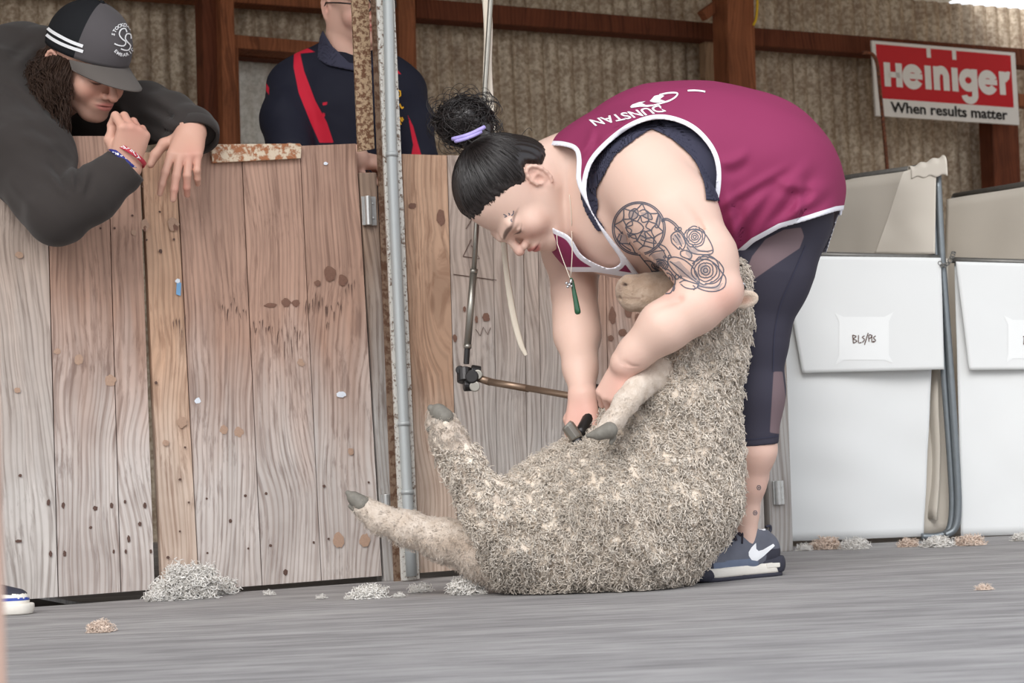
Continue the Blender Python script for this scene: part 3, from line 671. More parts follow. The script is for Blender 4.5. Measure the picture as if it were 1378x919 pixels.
mb = MB(); cloth(mb, P(1240, 346, YB+.06), P(1275, 348, YB+.06), P(1283, 715, YB+.06), P(1230, 720, YB+.06), nu=14, amp=.008, fr=6, seed=41); solid(mb.build('inner_canvas', MT['canvas_warm'], t1, smooth=True))
mb = MB(); cloth(mb, P(1272, 268, 5.75), P(1500, 232, YB+.03), P(1500, 640, YB+.04), P(1278, 650, 5.75), amp=.030, fr=4, seed=51); solid(mb.build('side_canvas', MT['canvas_warm'], t2, smooth=True, label='cream side canvas'))
mb = MB(); mb.tube([P(1284, 264, 5.75), P(1500, 228, YB+.03)], .009, 8); mb.tube([P(1284, 264, 5.75), P(1290, 600, 5.75)], .009, 8); mb.build('top_rail', MT['rail_steel'], t2, smooth=True)
mb = MB(); c = P(1268, 352, YB-.03); c2 = P(1283, 348, YB-.03); r_ = .007
path = spline([P(1262, 350, YB-.022), P(1268, 357, YB-.03), P(1275, 355, YB-.03), P(1281, 346, YB-.03), P(1283, 340, YB-.03)], 9)
for i, p in enumerate(path):
    ring = [p+r_*.75*np.array([math.cos(q), 0 if i % 2 else .7*math.sin(q), math.sin(q)*(1 if i % 2 else .6)]) for q in np.linspace(0, 2*math.pi, 11)]; mb.tube(ring, .0018, 5, cap=False)
mb.build('chain', MT['rail_steel'], t1, smooth=True, label='short steel chain')
# ---------------------------------------------------------------- sign, rods, cords
sb = 7.32; A0 = SL(1180, 157, sb); A1 = SL(1372, 167, sb); B0 = SL(1172, 53, sb); B1 = SL(1366, 72, sb)
sa0 = (A0[0]+B0[0])/2; sa1 = (A1[0]+B1[0])/2; sz0 = (A0[1]+A1[1])/2; sz1 = (B0[1]+B1[1])/2; sw = sa1-sa0; sh = sz1-sz0
tilt = ((B1[1]-B0[1])+(A1[1]-A0[1]))/2/sw
def SG(u, v, lift=0): return S(sa0+u*sw, sb-lift, sz0+v*sh+tilt*(u-.5)*sw)
t = thing('advertising_sign', 'white and red board reading Heiniger above When results matter, on the back wall', 'sign', SG(.5, 0))
mb = MB(); mb.box(lambda x, y, z: SG(x, z, -y), (0, 0, 0), (1, .012, 1)); mb.build('board', MT['sign_white'], t, bevel=.001)
mb = MB(); mb.box(lambda x, y, z: SG(x, z, -y), (.025, -.0012, .235), (.965, 0, .955)); mb.build('red_panel', MT['red'], t)
def sign_text(s, u0, u1, v0, v1, mat, bold, name, lift=.003, capfrac=.72, base=None):
    V, F_ = text2d(s, bold); V = np.array(V); lo, hi = V.min(0), V.max(0)
    W = [SG(u0+(x-lo[0])/(hi[0]-lo[0])*(u1-u0), v0+(y-lo[1])/(hi[1]-lo[1])*(v1-v0), lift) for x, y in V]; mb = MB(); mb.add(W, F_); mb.build(name, mat, t, label='lettering '+s)
# the big letters are built from strokes so they come out heavy, like the sign's
def glyph_strokes():
    x0 = .055; H = .37; L = []; base = .40; xh = .32; mb = MB()
    Wm = sw/sh
    def bar(u0, v0, u1, v1): mb.add([SG(u0, v0, .003), SG(u1, v0, .003), SG(u1, v1, .003), SG(u0, v1, .003)], [(0, 1, 2, 3)])
    def arc(cx, cy, rx, ry, w_, a0, a1, n=28):
        V = []
        for i in range(n+1):
            q = math.radians(a0+(a1-a0)*i/n); V.append(SG(cx+rx*math.cos(q), cy+ry*math.sin(q), .0032)); V.append(SG(cx+(rx-w_)*math.cos(q), cy+(ry-w_*Wm)*math.sin(q), .0032))
        mb.add(V, [(2*i, 2*i+2, 2*i+3, 2*i+1) for i in range(n)])
    sw_ = .046; 
    bar(.055, base, .055+sw_, base+xh); bar(.055+.085, base, .055+.085+sw_, base+xh); bar(.08, base+xh*.39, .17, base+xh*.62)     # H
    cy = base+xh*.48; ry = xh*.53; rx = .075
    def e(cx): arc(cx, cy, rx, ry, sw_, 22, 330); bar(cx-rx+.01, cy-.03, cx+rx-.004, cy+.045); 
    e(.262)
    bar(.352, base-.0, .352+sw_, base+xh); 
    bar(.415, base, .415+sw_, base+xh); arc(.475, base+xh*.56, .058, xh*.48, sw_, 0, 180); bar(.533-sw_, base, .533, base+xh*.56)
    bar(.552, base, .552+sw_, base+xh)
    arc(.675, cy+.01, .07, ry*.92, sw_, 0, 360); bar(.745-sw_, base-.06, .745, base+xh); arc(.681, base-.03, .064, .13, sw_*.9, 190, 360)
    e(.824)
    bar(.912, base, .912+sw_, base+xh); arc(.985, base+xh*.56, .058, xh*.46, sw_, 75, 178)
    bar(.375, base+.43, .375+.03, .955); bar(.565, base+.43, .565+.03, .955)
    mb.build('lettering', MT['sign_white'], t, label='heavy white letters Heiniger')
SG0 = SG
def SG(u, v, lift=0): return SG0(.068+(u-.055)*.935, v, lift)
glyph_strokes(); SG = SG0
sign_text('When results matter', .10, .915, .055, .20, MT['black'], .022, 'lettering')
t = thing('bent_rod', 'rusty bent steel rod hanging in front of the red and white sign', 'rod', SP(1195, 227, 7.1))
mb = MB(); mb.tube(spline([SP(*q, 7.1) for q in ((1160, 71), (1170, 71), (1177, 77), (1181, 90), (1184, 120), (1189, 170), (1194, 226), (1198, 262))], 40), .0085, 8); mb.build('rod', MT['rust'], t, smooth=True)
t = tag(mesh('yellow_hose', *(lambda vf: (vf[0], [tuple(f) for f in vf[1]]))(tube(spline([SP(1015, -40, 7.15), SP(1019, -8, 7.15), SP(1018, 22, 7.15), SP(1014, 34, 7.15)], 14), .006, 8)), MT['yellow']), 'yellow hose end hanging beside the big timber post', 'hose')
t = thing('pull_cord', 'cream flat cord hanging from above, ending in a frayed tip beside the woman\'s face', 'cord', P(708, 478, 4.0))
def flatcord(name, pts, Y, w0, par, mat=MT['ribbon'], th=.002):
    p = spline([tuple(q) for q in pts], 60); mb = MB(); V = []; t_ = np.gradient(p[:, :2], axis=0); t_ /= np.linalg.norm(t_, axis=1)[:, None]; nn = np.stack([-t_[:, 1], t_[:, 0]], 1)
    for i, q in enumerate(p):
        w_ = q[2]/2; c = P(q[0], q[1], Y); s_ = P(q[0]+nn[i][0]*w_, q[1]+nn[i][1]*w_, Y)-c; k = .35*np.linalg.norm(s_)*np.array([0, 1, 0])
        for m in range(8): an = 2*math.pi*m/8; V.append(c+s_*math.cos(an)+k*math.sin(an))
    F_ = [(8*i+m, 8*i+(m+1) % 8, 8*(i+1)+(m+1) % 8, 8*(i+1)+m) for i in range(59) for m in range(8)]; mb.add(V, F_); return mb.build(name, mat, par, smooth=True)
flatcord('cord', [(624, -600, 10), (650, -60, 10), (655, 0, 12), (657, 40, 12), (657, 90, 10), (661, 150, 9), (667, 230, 8), (676, 300, 8), (681, 360, 8), (690, 420, 9), (700, 460, 8), (708, 478, 5)], 4.0, 9, t)
flatcord('loop', [(630, -600, 8), (655, -60, 8), (656, 0, 8), (654, 60, 6), (652, 110, 5), (651, 160, 5), (652, 200, 5)], 4.03, 9, t)
# shearing drive: jointed tube down to the handpiece
t = thing('shearing_drive', 'jointed steel drive tube leading to the clipper handpiece in the woman\'s right hand', 'shearing machine', P(785, 610, 3.8))
YS = 3.98
mb = MB(); mb.tube([P(*q, YS) for q in ((690, -600), (664, -60), (641, 310), (637.5, 366))], .0055, 12); mb.build('upper_tube', MT['steel'], t, smooth=True)
mb = MB(); mb.tube([P(*q, YS) for q in ((637.5, 364), (629, 466))], .0078, 14); mb.tube([P(*q, YS) for q in ((637.8, 362), (637.3, 368))], .0086, 14); mb.tube([P(*q, YS) for q in ((629.5, 463), (629, 469))], .0086, 14); mb.build('down_tube', MT['steel'], t, smooth=True, label='thicker brushed steel tube')
mb = MB(); mb.tube([P(629, 466, YS), P(627.5, 490, YS)], .0062, 12)
def gear(mb, x, y, Y, r, w, ax):
    c = P(x, y, Y); mb.tube([c-ax*w*.5, c-ax*w*.45, c+ax*w*.45, c+ax*w*.5], [r*.8, r, r, r*.8], 18)
gear(mb, 625, 505, YS, .016, .03, np.array([0, .3, 1.])/1.04); gear(mb, 636, 507, YS-.01, .014, .03, np.array([.1, 1, 0.])); gear(mb, 632, 518, YS-.005, .013, .026, np.array([1, .2, 0])/1.02)
gear(mb, 640, 500, YS, .013, .02, np.array([1., .1, -.2])); gear(mb, 619, 498, YS, .009, .02, np.array([0, 1., 0.]))
mb.build('elbow_joint', MT['black_metal'], t, smooth=False, bevel=.001, label='black geared elbow joint')
mb = MB(); gear(mb, 643, 504, YS-.02, .010, .006, np.array([.2, 1, 0])); gear(mb, 639, 520, YS-.02, .011, .006, np.array([.1, 1, 0])); mb.build('joint_cap', MT['steel'], t, bevel=.0008)
mb = MB(); mb.tube([P(641, 508, YS-.01), P(660, 514, YS-.02)], [.0075, .0082], 12); mb.tube([P(658, 513.5, YS-.02), P(712, 523, YS-.05)], .0075, 12); mb.tube([P(709, 522, YS-.05), P(770, 533, 3.88), P(800, 536, 3.86)], .0068, 12); mb.build('lower_tube', MT['brass'], t, smooth=True, label='brown worn lower tube')
mb = MB(); mb.tube(spline([P(798, 521, 3.87), P(806, 530, 3.87), P(805, 540, 3.86), P(797, 552, 3.84), P(788, 570, 3.81), P(780, 585, 3.79)], 16), [.010]+[.013]*3+[.012]*12, 12); mb.build('wrist_joint', MT['black_metal'], t, smooth=True, label='black ferrule at the wrist')
hp = [P(765, 577, 3.765), P(770, 586, 3.765), P(776, 595, 3.765)]
mb = MB(); mb.tube([P(762, 571, 3.765), P(764, 573, 3.765), P(775, 588, 3.765), P(776, 590, 3.765)], [.011, .0135, .0135, .012], 8); mb.build('tension_knob', MT['steel'], t, bevel=.001, label='bright square-sided tension knob')
mb = MB(); mb.tube([P(773, 586, 3.765), P(782, 600, 3.77), P(792, 612, 3.775)], [.0115, .0105, .015], 14); mb.tube([P(786, 600, 3.79), P(796, 612, 3.785), P(806, 616, 3.785)], [.012, .015, .010], 12)
mb.build('head', MT['black_metal'], t, smooth=True)
mb = MB(); V = []
c0 = P(792, 606, 3.77); ax = P(808, 620, 3.77)-c0; ax /= np.linalg.norm(ax); sd = np.array([0, 1., 0]); up = np.cross(sd, ax)
mb.box(lambda x, y, z: c0+ax*x+sd*y+up*z, (0, -.02, -.003), (.018, .03, .003))
for i in range(11): y = -.02+i*.005; mb.box(lambda x, y_, z: c0+ax*x+sd*y_+up*z, (.018, y, -.001), (.034, y+.0022, .001))
mb.build('comb', MT['steel'], t, label='steel comb with teeth')
mb = MB(); mb.tube([P(789, 597, 3.765), P(801, 604, 3.775)], .006, 8); mb.build('handle_grip', simple('dark_red_grip', srgb(140, 40, 40), .5), t, smooth=True)
# near post at the left edge, out of focus
t = thing('timber_post', 'pale out-of-focus timber post at the extreme left edge, close to the lens', 'post', P(2, 919, 1.0)*np.array([1, 1, 0]))
e0 = P(-14, 0, 1.07)-np.array([0, .07, 0]); e1 = P(10, 919, 1.07)-np.array([0, .07, 0]); top = e0+(e0-e1)*3.5; bot = e1+(e1-e0)*((e1[2]-0)/(e0[2]-e1[2])); MT['sunlit_timber'] = wood('sunlit_pale_timber', srgb(240, 205, 186), srgb(190, 140, 120))  # sunlight on the post is put into its pale pinkish colour
mb = MB(); dx = np.array([-.09, 0, 0]); dy = np.array([0, .07, 0]); mb.hexa([top+dx, top, bot, bot+dx, top+dx+dy, top+dy, bot+dy, bot+dx+dy]); mb.build('timber', MT['sunlit_timber'], t, bevel=.002)
# ---------------------------------------------------------------- loose wool
def tuft(label, x, y, w_, h_, n, mat=None, group='wool scraps on the floor', on=0.0, gpt=None):
    c = G(x, y, on) if gpt is None else gpt; k = c[1]/FPX; rx = w_*k/2; rz = h_*k; r = np.random.default_rng(int(x*7+y)); 
    lo = c+np.array([0, 0, rz*.38]); q = r.normal(size=(n, 3)); q /= np.linalg.norm(q, axis=1)[:, None]; lump = 1+.35*np.sin(q@np.array([5., 3, 4])+x)+.25*np.sin(q@np.array([-7., 5, 9]))
    base = lo+q*lump[:, None]*np.array([rx*.8, min(rx*.6, .03), rz*.45])*r.uniform(.3, 1, (n, 1))**.4; base[:, 2] = np.maximum(base[:, 2], c[2]+.002)
    m = 7; L = max(.006, min(.02, rx*.8)); tt = np.linspace(0, 1, m)[None, :, None]; d = q+r.normal(size=(n, 3))*.9; d /= np.linalg.norm(d, axis=1)[:, None]; u = np.cross(d, r.normal(size=(n, 3))); u /= np.linalg.norm(u, axis=1)[:, None]; v = np.cross(d, u)
    ph = r.uniform(0, 6, (n, 1, 1)); fr = r.uniform(5, 10, (n, 1, 1)); R_ = L*.22
    path = base[:, None]+d[:, None]*tt*L+R_*(u[:, None]*np.cos(ph+fr*tt)+v[:, None]*np.sin(ph+fr*tt)); path[:, :, 2] = np.maximum(path[:, :, 2], c[2]+.0012)
    V, F_ = strands(path, L*.085, L*.04); o = mesh('wool_tuft', V, F_, mat or MT['tuft']); tag(o, label, 'wool', group); return o
tuft('big heap of loose white wool against the foot of the red-brown gate', 252, 806, 74, 44, 2600)
tuft('low wisp of wool spreading right of the big heap', 290, 800, 50, 16, 500)
tuft('low wisp of wool spreading left of the big heap', 212, 809, 26, 13, 300)
tuft('flat fluffy wool scrap below the steel post, left of the sheep', 497, 805, 40, 9, 600)
tuft('bright white wool lump on the board below the sheep\'s lower leg', 626, 800, 32, 17, 900)
tuft('tiny wool speck just right of the bright white lump', 650, 800, 9, 4, 60)
tuft('small dull wool scrap at the gap under the plank gate', 566, 797, 22, 7, 250)
tuft('small wool speck between the flat scrap and the steel post', 538, 804, 13, 5, 100)
tuft('thin wool speck left of the flat fluffy scrap', 468, 807, 8, 4, 50)
tuft('small wool speck under the red-brown gate', 362, 801, 14, 4, 80)
tuft('faint wool speck under the red-brown gate nearer the steel post', 433, 806, 12, 4, 80)
tuft('small tan and white wool scrap alone on the board near the left edge', 135, 851, 26, 10, 500, MT['tuft_tan'])
tuft('pale chip of wool alone on the board at the right', 1324, 794, 18, 4, 150, MT['tuft_tan'])
for i, (x, y, w_, h_, lab) in enumerate([(1082, 741, 16, 6, 'white wool scrap beside the hinge post'), (1112, 739, 34, 11, 'tan wool lump before the nearer wool bin'), (1150, 739, 30, 9, 'wool lump before the middle of the nearer wool bin'), (1222, 736, 22, 6, 'small wool scrap by the bin corner frame'), (1262, 736, 34, 8, 'wool lump at the foot of the bin corner frame'), (1305, 734, 30, 7, 'wool scrap at the foot of the right-hand wool bin'), (1374, 728, 20, 7, 'wool scrap at the right edge before the bin')]):
    tuft(lab, x, y, w_, h_, int(w_*12), MT['tuft_tan'] if i % 2 else MT['tuft'])
aR = SL(1378, 300, BW)[0]+.5
mb = MB(); n_ = 600
mapR = lambda x, b, z: S(aR+b, x, z)
corrugated(mb, .8, BW+.1, -.05, zt+1.0, 0, map=mapR); struct('wall_right_unseen', mb.V, mb.F, MT['corr'])  # unseen side wall, added to block light from the right
# ---------------------------------------------------------------- anatomy
def ori(px, py, tow=0.0):
    """direction given by its picture-plane components (x right, y down) and how far it comes towards the viewer"""
    v = Rv*px-Uv*py-Fv*tow; return v/np.linalg.norm(v)
class Frame:
    def __init__(s, o, x, z, sc=.01):
        s.o = np.asarray(o, float); x = x/np.linalg.norm(x); z = z-x*(z@x); z /= np.linalg.norm(z); s.R = np.stack([x, np.cross(z, x), z], 1); s.sc = sc
    def w(s, x, y=0, z=0): return s.o+s.R@(np.array([x, y, z])*s.sc)
    def wv(s, A): return s.o+(np.asarray(A, float)*s.sc)@s.R.T
    def l(s, Q): return (Q-s.o)@s.R/s.sc
def head_prims(f, nose=1.0, chin=1.0, cheek=1.0, hairbulk=0.0):
    u = f.sc; p = []
    E = lambda c, r, k=1.2, op='u': p.append(ell(f.w(*c), np.array(r)*u, f.R, k*u, op))
    Cn = lambda a, b, r1, r2, k=1.2, op='u': p.append(cone(f.w(*a), f.w(*b), r1*u, r2*u, k*u, op))
    E((-.2, 0, 1.0), (9.3, 7.5, 8.9)); E((3.4, 0, -4.2), (6.0, 5.8, 7.0), 2.5)
    for s in (1, -1):
        Cn((-.3, 5.0*s, -7.0), (7.2, 2.0*s, -11.2*chin), 1.8, 1.6, 3.0); E((6.6, 3.5*s, -5.8), (2.6, 2.6*cheek, 2.8), 2.0)
        Cn((8.4, 4.3*s, -1.6), (9.9, 1.2*s, -1.9), 1.0, .9, 1.6)
    E((8.0, 0, -11.4*chin), (2.0, 2.4, 1.6), 1.8); E((8.6, 0, -8.4), (2.2, 2.9, 2.2), 1.6)
    for s in (1, -1):
        E((10.6, 3.1*s, -3.4), (1.5, 1.7, 1.1), 1.2, 's'); E((8.55, 3.15*s, -3.5), (1.35, 1.5, 1.2), .5)
        E((9.1, 3.15*s, -3.15), (.95, 1.55, .55), .35)
    Cn((9.7, 0, -2.4), (11.5*nose+.1, 0, -5.6), .62, .95, .9); E((11.6*nose, 0, -5.8), (1.0, 1.0, .85), .5)
    for s in (1, -1):
        E((10.6, 1.25*s, -6.1), (.95, .75, .75), .5); E((11.1, .62*s, -6.75), (.45, .3, .35), .15, 's')
    E((9.6, 0, -7.0), (1.1, .5, .8), .6, 'u')
    for s in (1, -1): E((10.15, .75*s, -7.95), (.85, 1.25, .42), .35)
    E((9.95, 0, -8.0), (.9, 2.3, .4), .35); E((9.9, 0, -8.95), (.9, 1.9, .52), .35); E((10.75, 0, -8.42), (1.0, 2.2, .10), .12, 's')
    for s in (1, -1):
        t = Frame(f.w(-1.6, 7.25*s, -3.9), f.R@np.array([.95, .30*s*-1, .25]), f.R@np.array([-.25, .12*s, .95]), u)
        p.append(ell(t.w(0, 0, 0), np.array([1.75, .55, 3.0])*u, t.R, .5*u)); n = 12
        for i in range(n):
            a0 = math.radians(-70+i*26); a1 = math.radians(-70+(i+1)*26)
            if i < 10: p.append(cone(t.w(1.55*math.cos(a0)*-1, .45*s, 2.85*math.sin(a0)*1), t.w(-1.55*math.cos(a1), .45*s, 2.85*math.sin(a1)), .36*u, .36*u, .25*u))
        p.append(ell(t.w(.35, .75*s, -.4), np.array([.7, .6, 1.0])*u, t.R, .3*u, 's')); p.append(ell(t.w(.1, .8*s, 1.4), np.array([.75, .5, .7])*u, t.R, .3*u, 's'))
        p.append(cone(t.w(1.1, .3*s, -.3), t.w(1.0, .4*s, -1.0), .42*u, .38*u, .3*u)); p.append(ell(t.w(.4, .1*s, -2.9), np.array([.8, .45, .8])*u, t.R, .4*u))
    return p
def gauss(L, c, r): return np.exp(-np.sum(((L-np.array(c))/np.array(r))**2, 1))
def head_cols(V, f, C, brow=srgb(60, 44, 40), lip=srgb(196, 120, 112), pink=srgb(222, 158, 142), stubble=0, browk=1.0):
    L = f.l(V); inh = (np.abs(L[:, 1]) < 9) & (L[:, 0] > 4) & (L[:, 2] > -13) & (L[:, 2] < 4)
    A = L.copy(); A[:, 1] = np.abs(A[:, 1])
    def mixin(w, c, C): w = np.clip(w*inh, 0, 1)[:, None]; return C*(1-w)+np.array(c)*w
    C = mixin(.5*gauss(A, (8, 4, -6), (3, 2, 2.2)), pink, C); C = mixin(.55*gauss(A, (11.5, 0, -5.8), (2, 1.6, 1.2)), pink, C)
    if stubble:
        C = mixin(stubble*np.clip(gauss(A, (8.5, 1.5, -10.5), (4, 4, 2.0))+1.3*gauss(A, (10, 1.2, -7.3), (2, 1.9, .55)), 0, 1), srgb(120, 92, 82), C)
    sm = lambda d, w: np.clip(.5-d/w, 0, 1)
    dl = np.sqrt(((A[:, 1])/2.35)**2+((L[:, 2]+8.45)/.98)**2)-1; C = mixin(sm(dl, .35)*(L[:, 0] > 8), lip, C)
    dm = np.sqrt((A[:, 1]/2.4)**2+((L[:, 2]+8.42)/.16)**2)-1; C = mixin(sm(dm, 1.)*.6*(L[:, 0] > 8), tuple(x*.4 for x in lip), C)
    zb = -1.35-.07*(A[:, 1]-3.6)**2; db = np.sqrt(((A[:, 1]-3.4)/2.3)**2+((L[:, 2]-zb)/.42)**2)-1; C = mixin(sm(db, .5)*.8*browk*(L[:, 0] > 5), brow, C)
    ze = -3.85+.12*(A[:, 1]-3.15)**2; de = np.sqrt(((A[:, 1]-3.2)/1.65)**2+((L[:, 2]-ze)/.22)**2)-1; C = mixin(sm(de, .6)*.85*(L[:, 0] > 5), srgb(40, 28, 26), C)
    # ears a touch redder
    we = .35*np.exp(-np.sum(((A-np.array([-1.6, 7.6, -3.9]))/np.array([2.5, 1.3, 3.5]))**2, 1)); we = np.clip(we, 0, 1)[:, None]; return C*(1-we)+np.array(pink)*we
FING = [(8.6, 2.9, (4.3, 2.6, 2.1), .92), (8.9, .95, (4.8, 2.9, 2.2), .95), (8.5, -1.0, (4.4, 2.7, 2.1), .9), (7.8, -2.8, (3.4, 2.0, 1.9), .8)]
def hand_prims(f, curls, spread=(0.1, .03, -.04, -.12), thumb=((.5, .8, -.3), (.75, .55, -.3), (.9, .3, -.3)), s=1, fat=1.0, tips=None):
    """f: x to the fingers, z out of the back of the hand; s=+1 puts the thumb on +y"""
    u = f.sc; p = []; K = .9*u
    for (mx, my, ln, r), cu, sp in zip(FING, curls, spread):
        my = my*s; p.append(cone(f.w(.3, my*.42, 0), f.w(mx*.96, my, 0), 1.65*u*fat, 1.05*u*fat, 1.6*u))
        a = 0; q = np.array([mx, my, 0.]); r0 = r*fat*1.04
        for j, (l_, c) in enumerate(zip(ln, cu)):
            a += math.radians(c); d = np.array([math.cos(a)*math.cos(sp), math.sin(sp)*s*(1 if math.cos(a) > 0 else .4), -math.sin(a)]); q2 = q+d*l_; r1 = r0*(.9 if j < 2 else .84)
            p.append(cone(f.w(*q), f.w(*q2), r0*u, r1*u, .35*u)); q = q2; r0 = r1
        if tips is not None: tips.append((f.w(*q), f.R@np.array([math.cos(a), 0, -math.sin(a)]), f.R@np.array([math.sin(a), 0, math.cos(a)]), r0*u))
    q = np.array([1.6, 1.7*s, -.7]); r0 = 1.5*fat
    for l_, d, r1 in zip((4.3, 3.1, 2.5), thumb, (1.12, .98, .8)):
        d = np.array([d[0], d[1]*s, d[2]]); d /= np.linalg.norm(d); q2 = q+d*l_; p.append(cone(f.w(*q), f.w(*q2), r0*u, r1*fat*u, .8*u)); q = q2; r0 = r1*fat
    p.append(ell(f.w(4.5, 0, -.5), np.array([4.2, 3.3, 1.5])*u*fat, f.R, 1.2*u)); return p
def figure_mesh(prims, h, fine, pad=.01):
    """one surface: coarse grid everywhere, finer grid inside the listed boxes"""
    V, F_ = sdf_mesh(prims, h); out = []
    m = np.ones(len(V), bool)
    for (lo, hi, hh) in fine: m &= ~np.all((V > np.array(lo)+h+.001) & (V < np.array(hi)-h-.001), 1)
    out.append(keep(V, F_, m))
    for (lo, hi, hh) in fine:
        act = [p for p in prims if np.all(p.lo-.05 < hi) and np.all(p.hi+.05 > lo)]; v, f_ = nets(field(act, np.array(lo), np.array(hi), hh), np.array(lo), hh); out.append((v, f_))
    return join(*out)
def boxof(prims, pad=.012): a, b = bounds([p for p in prims if p.op == 'u'], pad); return a, b
def inflate(prims, t):
    def mk(p): return Prim(lambda Q, f=p.f: f(Q)-t, p.lo-t, p.hi+t, p.op, p.k)
    return [mk(p) if p.op == 'u' else p for p in prims]
def nail_caps(tips): 
    mb = MB()
    for (q, d, n, r) in tips:
        side = np.cross(d, n); c = q-d*r*.1+n*r*.80; V = []
        for i in range(5):
            for j in range(5): a = (i/4-.5)*1.6; V.append(c+side*r*.82*math.sin(a)+n*(r*.25*(math.cos(a)-1)-.0001)+d*r*(j/4-.5)*1.5*(1-.15*abs(i-2)*(j > 2)))
        mb.add(V, [(i*5+j, i*5+j+1, i*5+j+6, i*5+j+5) for i in range(4) for j in range(4)])
    return mb
MT['nail'] = simple('finger_nail', srgb(236, 206, 198), .3, bump=0, var=.02)
SKIN = srgb(222, 190, 174)
# ================================================================ the shearer
W_ = thing('person', 'woman in maroon singlet bent over shearing the sheep, dark hair in a bun, tattooed arm', 'person', P(1010, 780, 3.93)*np.array([1, 1, 0]))
HF = Frame(P(680, 250, 3.84), ori(-.217, .976, .22), ori(-.976, -.217, .32), .0103)
hp_ = head_prims(HF, cheek=1.12)
torso = chain([(835, 262, 3.93, 98), (890, 250, 3.94, 116), (950, 246, 3.95, 116), (1000, 248, 3.95, 112), (1036, 268, 3.95, 62)], .05, 1.25)
torso += chain([(820, 315, 3.90, 48), (870, 328, 3.90, 44)], .06, 1.5)
neck = chain([(730, 238, 3.87, 38), (765, 230, 3.90, 43), (812, 236, 3.93, 62)], .03, 1.1)
neck.append(cone(HF.w(-3.2, 0, -4.5), P(792, 224, 3.94), 5.6*HF.sc, .080, .03))
arm_n = chain([(868, 240, 3.76, 66), (905, 292, 3.70, 61), (945, 350, 3.665, 47), (966, 390, 3.65, 33)], .02)+chain([(966, 392, 3.65, 34), (935, 412, 3.645, 37), (893, 440, 3.64, 35), (856, 474, 3.66, 24), (842, 488, 3.665, 21)], .012)
arm_f = chain([(800, 262, 4.10, 60), (772, 335, 4.06, 42), (773, 395, 4.0, 29), (775, 425, 3.97, 29), (777, 450, 3.95, 30), (781, 495, 3.89, 22), (784, 530, 3.85, 18)], .02)
# left hand: folded down behind the sheep's foreleg
LH = Frame(P(842, 488, 3.675), ori(-.42, .90, -.12), ori(-.55, -.25, .75), .0086)
lh = hand_prims(LH, [(52, 62, 45), (54, 64, 45), (56, 66, 45), (58, 66, 45)], s=-1, thumb=((.7, .5, -.6), (.9, .1, -.5), (.9, .0, -.5)), fat=1.0)
# right hand: closed round the handpiece
RH = Frame(P(784, 532, 3.845), ori(-.05, .96, .32), ori(-.35, -.25, .9), .0088)
rtips = []
rh = hand_prims(RH, [(62, 70, 45), (60, 72, 45), (58, 72, 45), (56, 70, 45)], s=-1, thumb=((.72, .55, -.5), (.9, -.05, -.55), (.8, -.35, -.5)), fat=1.08, tips=rtips)
def leg(Y, dx=0): return chain([(1053+dx, 292, Y-.01, 62), (1022+dx, 365, Y-.02, 66), (1012+dx, 450, Y-.01, 44), (1013+dx, 530, Y, 37), (1013+dx, 600, Y+.01, 32)], .03)
calf = chain([(1013, 560, 3.93, 31), (1013, 605, 3.93, 31), (1008, 650, 3.95, 22), (1005, 690, 3.965, 15), (1004, 735, 3.97, 15)], .015)
calf2 = chain([(1013, 560, 4.22, 31), (1010, 640, 4.23, 23), (1004, 690, 4.24, 16), (1002, 740, 4.245, 17)], .015)
body = torso+neck+arm_n+arm_f+lh+rh+calf+calf2+hp_
# skin folds: where the near arm meets the side, and the elbow crease
body.append(cone(P(915, 262, 3.60), P(948, 312, 3.62), .003, .003, .012, 's')); 
body.append(cone(P(878, 412, 3.60), P(915, 403, 3.60), .004, .004, .010, 's'))
body.append(cone(P(836, 488, 3.635), P(858, 491, 3.64), .0015, .0015, .006, 's'))
hb = boxof(hp_); lb = boxof(lh); rb = boxof(rh)
V, F_ = figure_mesh(body, .0045, [(hb[0], np.minimum(hb[1], hb[1]), .0019), (lb[0], lb[1], .0022), (rb[0], rb[1], .0022)])
C = np.tile(np.array(SKIN), (len(V), 1)); C = head_cols(V, HF, C, lip=srgb(205, 128, 122))
u_, v_ = topx(V); fl = lnoise(V, 18, 3)
for (cx, cy, r, w) in [(784, 560, 34, .5), (843, 520, 30, .45), (975, 400, 26, .35), (905, 404, 14, .5), (1013, 640, 60, .15)]:
    g = (w*np.exp(-((u_-cx)**2+(v_-cy)**2)/r**2))[:, None]; C = C*(1-g)+np.array(srgb(224, 152, 138))*g
wbody = mesh('body', V, F_, MT['skin'], W_, cols=C)
WB = bvh(V, F_)
mb = nail_caps(rtips); mb.build('finger_nail', MT['nail'], wbody, smooth=True)
